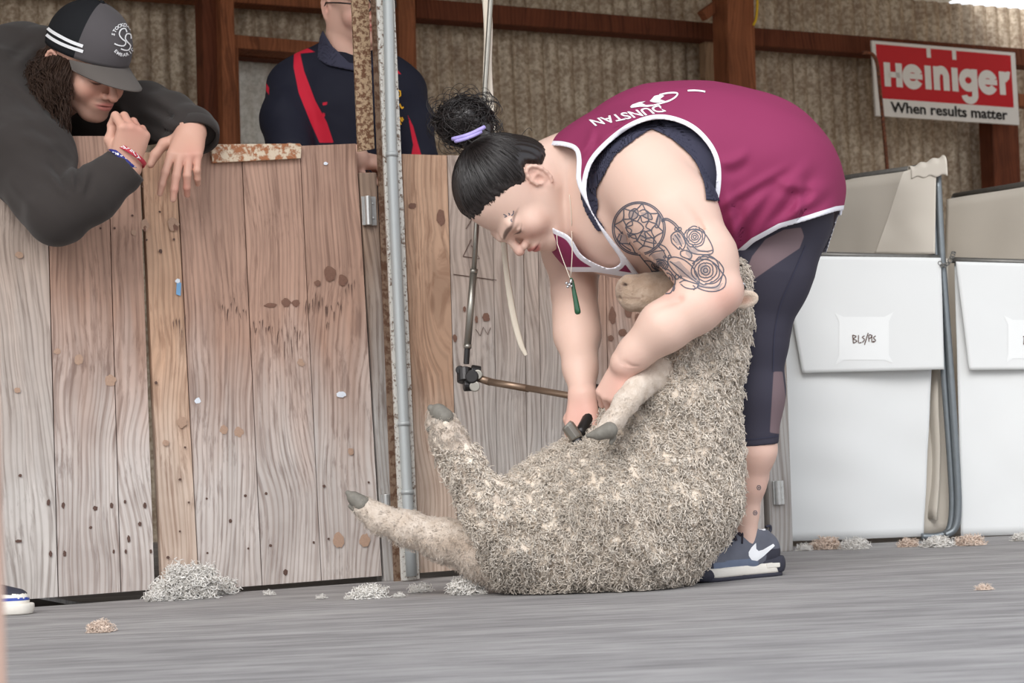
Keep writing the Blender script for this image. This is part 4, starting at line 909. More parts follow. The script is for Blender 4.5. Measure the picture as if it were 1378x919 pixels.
# --- singlet
NECKL = [(744, 196), (758, 197), (772, 202), (776, 215), (776, 245), (789, 274), (815, 320), (834, 348), (830, 358), (815, 360), (784, 344), (766, 318), (735, 300), (690, 250), (700, 196)]
ARMH = [(807, 301), (795, 280), (789, 254), (796, 222), (816, 197), (845, 174), (874, 162), (902, 162), (931, 174), (953, 197), (963, 222), (963, 254), (956, 280), (945, 300), (985, 350), (1000, 420), (900, 420), (862, 372), (830, 330)]
HEMN = [(640, 40), (1240, 40), (1240, 270), (1126, 284), (1085, 297), (1050, 307), (1015, 326), (985, 352), (962, 366), (930, 380), (870, 377), (800, 366), (700, 366)]
HEMF = [(640, 40), (1240, 40), (1240, 280), (1128, 290), (1112, 340), (1094, 338), (1085, 297), (1015, 326), (962, 366), (930, 380), (870, 377), (800, 366), (700, 366)]
shirtp = chain([(820, 262, 3.92, 106), (890, 246, 3.94, 124), (950, 243, 3.95, 122), (1004, 248, 3.95, 121)], .05, 1.3)+chain([(1042, 278, 3.95, 80), (1042, 300, 3.95, 81)], .07, 1.3)+chain([(860, 232, 3.77, 66), (875, 250, 3.77, 60)], .05)+chain([(850, 240, 4.08, 62), (870, 250, 4.08, 60)], .05)
shirtp += chain([(815, 318, 3.90, 50), (872, 330, 3.90, 47)], .06, 1.55)+chain([(1060, 300, 3.82, 50), (1058, 310, 4.08, 50)], .05)
def folds(Q):
    u, v = topx(Q); f = 0
    for (x0, y0, x1, y1, w, a) in [(1000, 345, 1085, 215, 9, .006), (975, 350, 1030, 250, 8, .006), (1020, 325, 1110, 245, 7, .005), (985, 340, 985, 250, 7, .004), (950, 300, 1060, 215, 6, .003), (820, 175, 900, 140, 5, .003), (795, 190, 860, 150, 5, .003), (1060, 300, 1085, 240, 6, .004), (965, 215, 1010, 205, 8, .004), (770, 215, 800, 170, 5, .003), (1040, 240, 1110, 250, 7, .003)]:
        e = np.array([x1-x0, y1-y0], float); L2 = e@e; t = ((u-x0)*e[0]+(v-y0)*e[1])/L2; d = ((u-x0)*-e[1]+(v-y0)*e[0])/math.sqrt(L2); d = d+6*np.sin(t*3+x0)
        f = f+a*np.exp(-(d/w)**2)*np.exp(-((t-.5)/.42)**4)-a*.6*np.exp(-((d-w*1.9)/w)**2)*np.exp(-((t-.5)/.42)**4)
    return np.maximum(1.25*f, -.003)+.0022*lnoise(Q, 22, 8)
YM = 3.95
def smoothpoly(p, n=90):
    q = spline(list(p)+[p[0]], n); return q[:-1]
NECKL = smoothpoly(NECKL); ARMH = np.vstack([spline(ARMH[:14], 70), np.array(ARMH[14:], float)])
def regionW(Q, u, v):
    n = np.where(Q[:, 1] < YM, polysd(HEMN, u, v), polysd(HEMF, u, v)); return np.maximum(np.maximum(n, -polysd(NECKL, u, v)), -polysd(ARMH, u, v))
def post_shirt(Q, d):
    m = np.abs(d) < .03; out = np.abs(d)-.0022; q = Q[m]
    if len(q):
        dd = d[m]-folds(q); u, v = topx(q); r = regionW(q, u, v)*.00147; out[m] = np.maximum(np.abs(dd)-.0030, r)
    return out
V, F_ = sdf_mesh(shirtp, .003, post=post_shirt, reach=.02); u_, v_ = topx(V); E_ = regionW(V, u_, v_)
sg = mesh('singlet', V, F_, MT['singlet'], W_, attrs={'edge': E_}); SB = bvh(V, F_)
# --- crop top under it
INNER = [(803, 290), (805, 276), (803, 255), (811, 240), (827, 211), (852, 190), (874, 175), (881, 175), (902, 186), (924, 204), (940, 226), (948, 254), (949, 272), (940, 300), (990, 350), (1000, 420), (890, 420), (835, 345), (813, 305)]
INNER = np.vstack([spline(INNER[:13], 70), np.array(INNER[13:], float)])
def post_bra(Q, d):
    m = np.abs(d) < .02; out = np.abs(d)-.0015; q = Q[m]
    if len(q):
        u, v = topx(q); r = np.maximum(polysd(ARMH, u, v)-9, -polysd(INNER, u, v)); r = np.maximum(r, np.where(((u > 925) & (v > 271)) | (v > 312), 5., -50)); r = np.where(q[:, 1] < YM-.05, r, 50)*.00147
        out[m] = np.maximum(np.abs(d[m]-.0032)-.0016, r)
    return out
V, F_ = sdf_mesh(torso+neck+arm_n, .0034, lo=P(770, 430, 3.5), hi=np.array([P(1000, 300, 4)[0], 3.93, P(880, 120, 4)[2]]), post=post_bra, reach=.02)
mesh('crop_top', V, F_, MT['bra'], W_)
# --- leggings
LG = inflate(leg(3.92), .004)+inflate(leg(4.14), .004)+chain([(1034, 268, 3.95, 66), (1042, 290, 3.95, 66)], .05, 1.2)+chain([(1015, 310, 3.88, 44), (1010, 335, 3.87, 48)], .05)
LKEEP = [(900, 255), (1200, 255), (1200, 596), (1048, 597), (1013, 601), (978, 602), (900, 602)]
def post_leg(Q, d):
    m = np.abs(d) < .03; q = Q[m]; out = d.copy()
    if len(q): u, v = topx(q); out[m] = np.maximum(d[m]-.0012*lnoise(q, 25, 4), polysd(LKEEP, u, v)*.00147)
    return out
V, F_ = sdf_mesh(LG, .004, post=post_leg); u_, v_ = topx(V)
PAN = [[(1001, 372), (1012, 345), (1030, 322), (1055, 309), (1078, 306), (1082, 318), (1076, 334), (1040, 358), (1003, 384)], [(1041, 500), (1053, 500), (1058, 540), (1050, 584), (1036, 582)]]
pn = np.minimum(polysd(PAN[0], u_, v_), polysd(PAN[1], u_, v_)); pn = np.where(V[:, 1] < 3.97, pn, 20)
lgm = mesh('leggings', V, F_, MT['leggings'], W_, attrs={'panel': pn, 'edge': np.full(len(V), -99.)}); LB = bvh(V, F_)
mb = MB()
for ln in [[(1084, 330), (1066, 372), (1050, 410), (1042, 450), (1040, 500)], [(980, 590), (1012, 591), (1050, 586)]]: V, F_ = ribbons(LB, [ln], 1.4, .0012); mb.add(V, F_)
mb.build('seam', MT['bra'], lgm, smooth=True)
# --- tattoos: ink lines lying on the skin
TS = 190/1164.
def T(pts): return [(810+x*TS, 260+y*TS) for x, y in pts]
ink = []; soft = []
def circ(cx, cy, rx, ry, a0=0, a1=360, n=30): return [(cx+rx*math.cos(math.radians(a0+(a1-a0)*i/n)), cy+ry*math.sin(math.radians(a0+(a1-a0)*i/n))) for i in range(n+1)]
ink += [circ(305, 290, 218, 218), circ(305, 290, 204, 206)]
for i in range(8):
    a = math.radians(i*45+8); b = math.radians(i*45+30); c = math.radians(i*45+53)
    ink.append([(305+205*math.cos(a), 290+205*math.sin(a)), (305+150*math.cos(b), 290+150*math.sin(b)), (305+205*math.cos(c), 290+205*math.sin(c))])
    ink.append([(305+150*math.cos(b), 290+150*math.sin(b)), (305+105*math.cos(c), 290+105*math.sin(c)), (305+150*math.cos(b+.785), 290+150*math.sin(b+.785))])
    ink.append([(305+105*math.cos(c), 290+105*math.sin(c)), (305+60*math.cos(b+.8), 290+60*math.sin(b+.8)), (305+105*math.cos(c+.785), 290+105*math.sin(c+.785))])
ink += [[(230, 150), (275, 125), (300, 150), (290, 200), (240, 215), (225, 180), (232, 150)], [(310, 150), (350, 135), (400, 170), (415, 215), (370, 205), (325, 180)], [(470, 170), (480, 220), (465, 280), (440, 275), (455, 230), (470, 170)], [(205, 260), (225, 240), (270, 225), (320, 250), (345, 290), (300, 330), (235, 330), (205, 300), (205, 260)], [(300, 370), (345, 310), (400, 350), (450, 410), (380, 400), (320, 380)], [(150, 330), (130, 380), (180, 430), (240, 470)], [(210, 330), (250, 365), (300, 375)]]
ink += [[(495, 225), (540, 222), (590, 255), (625, 295), (660, 320), (690, 370), (720, 400)], [(500, 210), (545, 210), (600, 245), (640, 290)], circ(502, 224, 12, 12), circ(612, 295, 13, 14), circ(640, 296, 16, 16), circ(470, 422, 12, 12), circ(518, 525, 11, 11), circ(560, 520, 14, 12)]
ink += [[(570, 350), (600, 320), (640, 320), (670, 360), (690, 420), (665, 465), (640, 440), (640, 465), (600, 430), (575, 400), (570, 350)], [(600, 340), (630, 380), (660, 440)], [(620, 330), (650, 370)], [(585, 370), (615, 410)]]
ink += [[(480, 420), (520, 440), (550, 480), (570, 520)], [(470, 440), (505, 470), (530, 520), (560, 545)], [(545, 540), (600, 525), (680, 550), (750, 610), (790, 680), (800, 745), (740, 735), (660, 700), (590, 640), (550, 580), (545, 540)], [(560, 560), (640, 620), (720, 690), (795, 745)], circ(620, 688, 16, 20), circ(650, 690, 10, 12), [(640, 740), (680, 720), (740, 735), (800, 760), (760, 790), (690, 780), (650, 750)], [(750, 760), (770, 780), (755, 800)]]
def rose(cx, cy, r, rot, sx=1.0, sy=1.0):
    L = []
    for k, (rr, n) in enumerate([(.16, 3), (.34, 3), (.55, 4), (.78, 4), (1.0, 5)]):
        for i in range(n):
            a0 = rot+k*.9+i*2*math.pi/n; a1 = a0+2*math.pi/n*1.12; L.append([(cx+sx*r*rr*(1+.13*math.sin(math.pi*q/8))*math.cos(a0+(a1-a0)*q/8), cy+sy*r*rr*(1+.13*math.sin(math.pi*q/8)+.04*math.sin(q*2))*math.sin(a0+(a1-a0)*q/8)) for q in range(9)])
    return L
ink += rose(765, 360, 78, .3)+rose(855, 635, 105, 1.2)+rose(480, 590, 62, 0, 1, .7)+rose(530, 730, 80, .6, .85, 1.15)
ink += [[(690, 330), (700, 305), (760, 300), (830, 320), (880, 380), (915, 460), (900, 500), (820, 505), (740, 490), (700, 440)], [(650, 480), (690, 470), (740, 500), (730, 540), (680, 530), (650, 510), (650, 480)], [(740, 420), (790, 470), (860, 480), (910, 470)], [(710, 545), (780, 560), (840, 510), (900, 520), (955, 560)], [(745, 580), (800, 545), (880, 550), (940, 590), (985, 650), (1020, 700), (1010, 770), (950, 805), (870, 808), (790, 780), (800, 750)], [(960, 560), (1000, 620), (990, 680), (930, 740), (850, 745)], [(1000, 650), (960, 760), (880, 780), (800, 765)], [(380, 540), (400, 505), (440, 480), (520, 470)], [(310, 510), (350, 560), (400, 620), (430, 680), (470, 730), (560, 800)], [(350, 555), (400, 560), (470, 600), (530, 625)], [(410, 640), (480, 650), (560, 700), (600, 770), (590, 810)]]
mb = MB(); V, F_ = ribbons(WB, [T(l) for l in ink], 1.5, .0007); mb.add(V, F_); mb.build('tattoo', MT['tattoo'], wbody, smooth=True, label='dreamcatcher and rose tattoo, grey ink lines')
softs = [[(230, 150), (285, 130), (300, 200), (235, 215)], [(315, 160), (380, 150), (415, 210), (350, 195)], [(310, 375), (345, 320), (440, 405)], [(470, 180), (480, 230), (455, 285), (445, 240)], [(130, 330), (200, 340), (230, 440), (160, 410)], [(560, 560), (640, 560), (790, 700), (780, 740), (650, 680)], [(700, 400), (760, 480), (730, 540), (690, 500)], [(480, 690), (560, 700), (590, 790), (540, 790)], [(760, 720), (900, 770), (1000, 740), (960, 800), (800, 780)], [(740, 430), (850, 470), (900, 500), (760, 500)], [(800, 600), (860, 580), (880, 660), (820, 670)], [(580, 350), (640, 330), (680, 420), (620, 430)], [(400, 500), (500, 480), (530, 560), (430, 560)]]
mb = MB()
for s_ in softs:
    V2, F2 = polyfill(T(s_), 3); V, F_ = patch(WB, V2, F2, .0004); V, F_ = clean(V, F_); mb.add(V, F_)
mb.build('tattoo_shading', MT['tattoo_soft'], wbody, smooth=True, label='soft grey tattoo shading')
mb = MB()
FS = 180/919.
def TF(pts): return [(600+x*FS, 180+y*FS) for x, y in pts]
for l in [[(395, 552), (420, 566), (402, 572)], [(428, 545), (440, 552), (432, 560)], [(465, 528), (462, 552), (448, 562)], [(452, 585), (446, 596), (456, 604)]]: V, F_ = ribbons(WB, [TF(l)], 1.3, .0006); mb.add(V, F_)
for cx, cy in ((1021, 656), (1016, 690)):
    V, F_ = ribbons(WB, [circ(cx, cy, 2.6, 3.2, n=10), circ(cx, cy, 1.0, 1.2, n=8)], 1.0, .0006); mb.add(V, F_)
mb.build('small_tattoo', MT['tattoo'], wbody, smooth=True, label='tiny dark bird and flower tattoos')
# --- print on the back of the singlet
mb = MB()
def print_text(tree, s, x0, y0, x1, y1, h, shear, mat, parent, name, bold=.02, flip=False, lift=.0012, bend=None):
    V2, F2 = text2d(s, bold); V2 = np.array(V2); lo, hi = V2.min(0), V2.max(0); out = []
    for x, y in V2:
        u = (x-lo[0])/(hi[0]-lo[0]); v = (y-lo[1])/(hi[1]-lo[1])
        if flip: u = 1-u; v = 1-v
        bx = x0+(x1-x0)*u+shear*(v-.5); by = y0+(y1-y0)*u-h*(v-.5)+(bend(u) if bend else 0); out.append((bx, by))
    V, F_ = patch(tree, out, F2, lift, .09)
    if F_: V, F_ = clean(V, F_); m = MB(); m.add(V, F_); return m.build(name, mat, parent, label='printed letters')
print_text(SB, 'DUNSTAN', 797, 166, 892, 146, 8.5, -9, MT['white'], sg, 'lettering', .02, True)
K7 = 180/1378.
def TK(pts): return [(770+x*K7, 110+y*K7) for x, y in pts]
for pl in [[(598, 262), (620, 240), (690, 215), (760, 205), (720, 225), (760, 245), (840, 240), (930, 215), (990, 205), (940, 228), (860, 250), (780, 264), (700, 262), (610, 275)], [(800, 205), (850, 150), (905, 138), (950, 150), (905, 185), (960, 205), (880, 222), (830, 215)]]:
    V2, F2 = polyfill(TK(pl), 2.5); V, F_ = patch(SB, V2, F2, .0012, .09)
    if F_: V, F_ = clean(V, F_); mb.add(V, F_)
V, F_ = ribbons(SB, [TK([(900, 140), (980, 122), (1060, 118), (1086, 130), (1060, 165), (1000, 200), (930, 222)]), TK([(1190, 97), (1260, 94), (1330, 100), (1370, 108)])], 2.2, .0012); mb.add(V, F_)
mb.build('emblem', MT['white'], sg, label='white printed emblem')
# --- necklace
nk = []
def drape_line(tree, pts, lift): return [c for c in (cast(tree, x, y, lift) for x, y in pts) if c is not None]
mb = MB(); a_ = drape_line(WB, [(767, 262), (769, 280), (770, 300), (770, 312)], .0015); 
mb.tube(spline((a_ if len(a_) > 1 else [P(768, 270, 3.74), P(770, 310, 3.74)])+[P(770, 340, 3.745), P(768, 372, 3.75)], 24), .0008, 6)
mb.tube(spline([P(750, 328, 3.80), P(757, 348, 3.78), P(767, 374, 3.75)], 16), .0008, 6); mb.tube([P(748, 300, 3.84), P(750, 328, 3.80)], .0008, 6)
nl = mb.build('necklace', MT['ribbon'], W_, smooth=True)
mb = MB(); mb.tube(spline([P(768, 374, 3.75), P(770, 380, 3.75), P(774, 400, 3.75), P(777, 417, 3.75), P(778, 423, 3.75)], 12), [.002, .003, .0035, .004, .004, .0046, .005, .0055, .006, .006, .0055, .003], 12); mb.build('pendant', MT['greenstone'], nl, smooth=True, label='long greenstone pendant')
mb = MB(); c = P(766, 383, 3.742)
for (dx, dy, r) in [(0, 0, .0035), (-.005, .003, .003), (.003, .005, .0028), (-.003, -.004, .003), (.004, -.003, .0025)]: mb.tube([c+np.array([dx, -.002, dy]), c+np.array([dx, .002, dy])], r, 8)
mb.tube([P(768, 376, 3.745), P(769, 381, 3.745)], .0028, 8); mb.build('charm', MT['silver'], nl, smooth=True)
# --- hair: cap, combed strands, bun
def hair_edge(L):
    """positive where hair grows (head frame, cm)"""
    x = L[:, 0]; z = L[:, 2]; ly = np.abs(L[:, 1]); e = np.interp(x, [-12, -8, -6.0, -4.6, -3.8, -2.2, -1.0, 1.8, 4.4, 7.0, 8.5, 12], [-7.6, -7.2, -6.4, -5.0, -2.0, -.6, -2.6, .3, 2.5, 4.1, 4.9, 5.2])+.35*np.sin(L[:, 1]*3+x*2)+.25*np.sin(x*9+L[:, 1]*13)+.2*np.sin(L[:, 1]*21); return z-e
hprims = [ell(HF.w(-.2, 0, 1.0), np.array([9.75, 8.0, 9.4])*HF.sc, HF.R, .012), ell(HF.w(-3.5, 0, -1.5), np.array([6.8, 7.1, 7.6])*HF.sc, HF.R, .012), cone(HF.w(-3.6, 0, -3), HF.w(-3.6, 0, -7), 6.2*HF.sc, 4.9*HF.sc, .02)]
def post_hair(Q, d):
    L = HF.l(Q); e = -hair_edge(L)*.01; m = np.abs(d) < .02; out = d.copy()
    d2 = d-.0009*np.sin(L[:, 1]*7+1.5*np.sin(L[:, 0]*.8))-np.clip((hair_edge(L)-2.2)*.0022, -.0062, 0); out = np.maximum(d2, e*.8); return out
V, F_ = sdf_mesh(hprims, .0028, post=post_hair, reach=.01); hairm = mesh('hair', V, F_, MT['strand'], W_)
r = np.random.default_rng(3); bun_d = np.array([-5.6, 1.0, 8.2]); bun_d /= np.linalg.norm(bun_d)
N = 5200; ph = r.uniform(0, 2*math.pi, N); zz = r.uniform(-1, 1, N); dirs = np.stack([np.sqrt(1-zz**2)*np.cos(ph), np.sqrt(1-zz**2)*np.sin(ph), zz], 1); pos = np.array([-.2, 0, .3])+dirs*np.array([9.4, 7.8, 9.0]); ok = hair_edge(pos) > -.25; dirs = dirs[ok]; n = len(dirs)
m_ = 9; t = np.linspace(0, 1, m_); om = np.arccos(np.clip(dirs@bun_d, -1, 1))[:, None]; seg = np.minimum(.6, .9*om)/np.maximum(om, .05); tt = t[None, :]*np.clip(seg*r.uniform(.7, 1.2, (n, 1)), 0, 1)
w1 = np.sin((1-tt)*om)/np.maximum(np.sin(om), .02); w2 = np.sin(tt*om)/np.maximum(np.sin(om), .02); dd = dirs[:, None]*w1[..., None]+bun_d*w2[..., None]; dd /= np.linalg.norm(dd, axis=2, keepdims=True)
rad = np.array([9.75, 8.0, 9.4])*(1+r.uniform(-.006, .012, (n, 1, 1)))*(1-.045*np.clip(1-hair_edge((np.array([-.2, 0, .3])+dd*np.array([9.4, 7.8, 9.0])).reshape(-1, 3)).reshape(n, m_)/2.2, 0, 1))[..., None]*(1+.012*np.sin(t*math.pi)[None, :, None]); Q = HF.wv((np.array([-.2, 0, 1.0])+dd*rad).reshape(-1, 3)).reshape(n, m_, 3)
V, F_ = strands(Q, .0011, .0006); mesh('combed_strands', V, F_, MT['strand'], hairm)
Lr = np.stack([r.uniform(-7, 9, 9000), r.choice([-1, 1], 9000), np.zeros(9000)], 1); ang = r.uniform(-1.2, 1.2, 9000); ph = r.uniform(0, 2*math.pi, 9000); zz = r.uniform(-1, 1, 9000); ds = np.stack([np.sqrt(1-zz**2)*np.cos(ph), np.sqrt(1-zz**2)*np.sin(ph), zz], 1); ps = np.array([-.2, 0, .3])+ds*np.array([9.4, 7.8, 9.0]); he = hair_edge(ps); ds = ds[(he > -.75) & (he < .5)]; n = len(ds)
t5 = np.linspace(0, 1, 6); tgt = bun_d+.12*r.normal(size=(n, 3)); om = r.uniform(.05, .16, (n, 1, 1)); dd = ds[:, None]+(tgt[:, None]-ds[:, None])*om*t5[None, :, None]*2; dd /= np.linalg.norm(dd, axis=2, keepdims=True)
Q = HF.wv((np.array([-.2, 0, 1.0])+dd*np.array([9.36, 7.56, 8.95])*(1+.012*t5[None, :, None]*r.uniform(0, 1.5, (n, 1, 1)))).reshape(-1, 3)).reshape(n, 6, 3); V, F_ = strands(Q, .00035, .0004); mesh('fine_hairs', V, F_, MT['strand'], hairm)
# flyaway curls at the hairline
BC = P(625, 163, 3.86); n = 900; q = r.normal(size=(n, 3)); q /= np.linalg.norm(q, axis=1)[:, None]; u = np.cross(q, r.normal(size=(n, 3))); u /= np.linalg.norm(u, axis=1)[:, None]
tt = np.linspace(0, 1, 14)[None, :, None]; turn = r.uniform(1.5, 3.6, (n, 1, 1)); RX = np.array([.060, .050, .050]); rr_ = r.uniform(.45, 1.0, (n, 1, 1))
path = (q[:, None]*np.cos(turn*tt)+u[:, None]*np.sin(turn*tt))*rr_; path = path+.10*np.sin(tt*9+r.uniform(0, 6, (n, 1, 1)))*r.normal(size=(n, 1, 3)); path = BC+path*RX
V, F_ = strands(path, .0013, .0008); bun = mesh('hair_bun', V, F_, MT['strand'], hairm, label='messy curly top bun')
V, F_ = sdf_mesh([ell(BC, (.050, .042, .040), None, .01), cone(BC, P(655, 200, 3.86), .03, .034, .03)], .004, post=lambda Q, d: d-.004*lnoise(Q, 90, 2)); mesh('bun_core', V, F_, MT['strand'], hairm)
n = 160; a = r.uniform(0, 2*math.pi, n); s0 = BC+np.stack([np.cos(a)*.052, r.normal(size=n)*.02, np.sin(a)*.042], 1); d0 = np.stack([np.cos(a), r.normal(size=n)*.3, np.sin(a)], 1)
sw_ = np.stack([-np.sin(a), r.normal(size=n)*.3, np.cos(a)], 1)*r.choice([-1, 1], n)[:, None]; tt = np.linspace(0, 1, 14)[None, :, None]; L_ = r.uniform(.008, .026, (n, 1, 1)); path = s0[:, None]+d0[:, None]*L_*np.sin(tt*2.6)+sw_[:, None]*L_*(1-np.cos(tt*3.2))*.8
V, F_ = strands(path, .0009, .0004); mesh('loose_curl', V, F_, MT['strand'], hairm)
mb = MB(); pts = spline([P(609, 187, 3.78), P(622, 184, 3.765), P(636, 179, 3.762), P(652, 171, 3.775)], 12); mb.tube(pts, .0042, 8)
mb.tube([p+np.array([0, -.001, -.006]) for p in pts[1:-1]], .0036, 8); mb.build('hair_tie', MT['lilac'], hairm, smooth=True, label='lilac and blue hair tie')
# small flyaways on forehead, nape and crown
lines = []
mb = MB()
for l in lines:
    c = [x for x in (cast(WB, *p, .002) for p in spline(l, 10)) if x is not None]
    if len(c) > 3: mb.tube(np.array(c), .0003, 4)
mb.tube(spline([P(700, 186, 3.84), P(705, 178, 3.84), P(712, 172, 3.84), P(716, 176, 3.84)], 10), .0006, 4); mb.tube(spline([P(722, 200, 3.84), P(716, 187, 3.84), P(708, 184, 3.84)], 10), .0006, 4)
mb.build('flyaway_hair', MT['strand'], hairm, smooth=True)
# --- shoes
def shoe(par, heel, toe, tiltz=0.0, label=None):
    x = toe-heel; L = np.linalg.norm(x[:2]); x = x/np.linalg.norm(x); f = Frame(heel, x, np.array([0, 0, 1.]), L/28.0)
    u = f.sc; E = lambda c, r_, k=1.0, op='u': ell(f.w(*c), np.array(r_)*u, f.R, k*u, op); Cn = lambda a, b, r1, r2, k=1.5, op='u': cone(f.w(*a), f.w(*b), r1*u, r2*u, k*u, op)
    up = [Cn((3.8, 0, 5.0), (10, 0, 4.6), 3.3, 3.6), Cn((10, 0, 4.6), (20, .3, 3.6), 3.7, 3.5), E((22, .4, 3.4), (5.2, 4.0, 2.7)), Cn((4.2, 0, 7.0), (6.6, 0, 8.4), 3.4, 3.8, 2.0), Cn((8.8, 0, 9.6), (15, .2, 5.8), 3.2, 2.6, 2.0)]
    cut = [Cn((7.0, 0, 10.4), (7.2, 0, 20), 2.9, 4.0, .6, 's')]
    def post(Q, d): L_ = f.l(Q); return np.maximum(d, (2.2-L_[:, 2])*u)
    V, F_ = sdf_mesh(up+cut, .0026, post=post); L_ = f.l(V); mi = np.zeros(len(F_), int); c = L_[F_].mean(1)
    mi[(c[:, 2] < 4.6-.045*np.abs(c[:, 0]-14)) & (c[:, 0] > 9)] = 1; mi[(c[:, 0] > 22.5) & (c[:, 2] < 4.6)] = 2; mi[(c[:, 0] < 6.5) & (c[:, 2] < 6.2)] = 2; mi[(c[:, 2] > 9.6)] = 0
    o = mesh('shoe', V, F_, [MT['shoe_grey'], MT['shoe_blue'], MT['shoe_dark']], par, midx=mi, label=label); tr = bvh(V, F_)
    # midsole and outsole as outlines extruded
    def sole(z0, z1, grow, x0, x1, mat, name, lab, wave=0):
        n = 48; out = []
        for i in range(n):
            a = 2*math.pi*i/n; t = (1-math.cos(a))/2; xx = x0+(x1-x0)*t; hw = np.interp(xx, [-.2, 1, 4, 9, 13, 18, 22, 25, 27.6, 28.6], [.6, 2.6, 3.6, 3.5, 3.6, 4.4, 4.7, 4.1, 2.2, .4])+grow; out.append((xx, hw*(1 if math.sin(a) >= 0 else -1)*min(1, abs(math.sin(a))*3.0)))
        lv = 5; V = []; 
        for k in range(lv+1):
            z = z0+(z1-z0)*k/lv; g = 1-.02*abs(k-lv/2)
            for (xx, yy) in out:
                lift = .011*max(0, xx-20)**2*1.0; V.append(f.w(xx*1.0, yy*g, z+lift*.8+(wave*np.interp(xx, [0, 9, 20], [1, .3, 0]) if k == lv else 0)))
        F2 = [(k*n+i, k*n+(i+1) % n, (k+1)*n+(i+1) % n, (k+1)*n+i) for k in range(lv) for i in range(n)]+[tuple(range(n-1, -1, -1)), tuple(lv*n+i for i in range(n))]
        return mesh(name, V, F2, mat, o, smooth=True, label=lab)
    sole(.9, 2.9, .15, 2.0, 24.5, MT['shoe_white'], 'midsole', 'white midsole', .5); sole(.0, 1.0, .1, .2, 28.2, MT['shoe_dark'], 'outsole', 'dark outsole')
    V, F_ = sdf_mesh([Cn((2.6, 0, 2.8), (6.5, 0, 2.6), 3.7, 3.5)], .003, post=lambda Q, d: np.maximum(np.maximum(d, (.8-f.l(Q)[:, 2])*u), (f.l(Q)[:, 2]-4.6)*u)); mesh('heel_unit', V, F_, MT['shoe_dark'], o)
    V, F_ = sdf_mesh([E((24.2, .3, 1.6), (4.7, 4.6, 2.8))], .003, post=lambda Q, d: np.maximum(np.maximum(d, (.3-f.l(Q)[:, 2])*u), (22.4-f.l(Q)[:, 0])*u)); mesh('toe_bumper', V, F_, MT['shoe_dark'], o)
    for s in (1, -1):
        mb = MB(); mb.box(lambda a, b, c: f.w(a, b, c), (2.6, 3.4*s-.4, 2.0), (6.6, 3.4*s+.4, 3.1)); mb.build('air_window', MT['shoe_white'], o, bevel=.002)
    def onto(pts, lift=.001, side=1):
        out = []
        for (a, z) in pts:
            h = tr.ray_cast(Vector(f.w(a, 9*side, z)), Vector(f.R[:, 1]*-side)); 
            if h[0] is not None: out.append(np.array(h[0]+h[1]*lift))
            else: out.append(None)
        return out
    for s in (1, -1):
        sw2 = [(11.9, 5.2), (11.2, 4.2), (9.6, 3.9), (7.5, 4.8), (4.0, 6.9), (1.6, 8.8), (4.5, 7.4), (7.6, 6.3), (8.9, 6.1), (9.5, 6.6), (9.4, 8.0), (10.8, 7.0), (11.8, 6.0)][::-1]
        V2, F2 = polyfill(sw2, .5); C2 = onto(V2, .0008, s); F3 = [t_ for t_ in F2 if all(C2[i] is not None for i in t_)]
        if F3: mb = MB(); mb.add([c if c is not None else np.zeros(3) for c in C2], F3); V, F4 = clean(mb.V, mb.F); mb = MB(); mb.add(V, F4); mb.build('swoosh_mark', MT['white'], o, smooth=True, label='white swoosh')
    def top(a, b, lift=.001):
        h = tr.ray_cast(Vector(f.w(a, b, 16)), Vector(-f.R[:, 2])); return np.array(h[0]+Vector(f.R[:, 2])*lift) if h[0] is not None else f.w(a, b, 7)
    mb = MB()
    for i in range(6):
        a = 9.6+i*1.45
        for s in (1, -1): mb.tube(spline([top(a, -2.3*s, .001), top(a+.5, -.9*s, .004), top(a+.9, .9*s, .004), top(a+1.4, 2.3*s, .001)], 12), .0023, 6)
    for s in (1, -1): mb.tube(spline([top(9.5, 0, .006), top(9.0, 1.6*s, .012), top(11, 2.6*s, .007), top(12.2, 1.4*s, .006), top(10, .2*s, .007)], 20), .0023, 6); mb.tube(spline([top(9.5, 0, .006), top(11, 1.5*s, .008), top(13, 3.1*s, .002)], 12), .002, 6)
    mb.build('laces', MT['lace'], o, smooth=True)
    V, F_ = sdf_mesh([Cn((9.6, 0, 13.4), (12.0, 0, 8.6), .9, .9), Cn((9.2, 1.5, 13.0), (12, 1.5, 8.0), .8, .7), Cn((9.2, -1.5, 13.0), (12, -1.5, 8.0), .8, .7), Cn((8.8, 2.6, 12.0), (11.4, 2.5, 7.6), .6, .6), Cn((8.8, -2.6, 12.0), (11.4, -2.5, 7.6), .6, .6)], .003); mesh('tongue', V, F_, MT['shoe_grey'], o)
    mb = MB(); mb.tube(spline([f.w(3.0, 0, 9.2), f.w(1.8, 0, 10.4), f.w(1.9, 0, 11.4), f.w(3.2, 0, 11.2)], 12), .003, 6); mb.build('pull_tab', MT['shoe_dark'], o, smooth=True)
    V, F_ = sdf_mesh([Cn((7.0, 0, 10.0), (7.0, 0, 11.3), 2.7, 2.6)], .003, post=lambda Q, d: np.maximum(np.abs(d)-.002, np.abs(f.l(Q)[:, 2]-10.4)*u-.006)); mesh('sock', V, F_, MT['white'], o)
    return o
H_ = G(1036, 776); T_ = G(905, 788); off = np.array([.025, .048, 0]); shoe(W_, H_+off, T_+off, label='grey and blue running shoe with white swoosh')
shoe(W_, H_+off+np.array([.01, .30, 0]), T_+off+np.array([.06, .34, 0]), label='far running shoe, hidden behind the sheep')
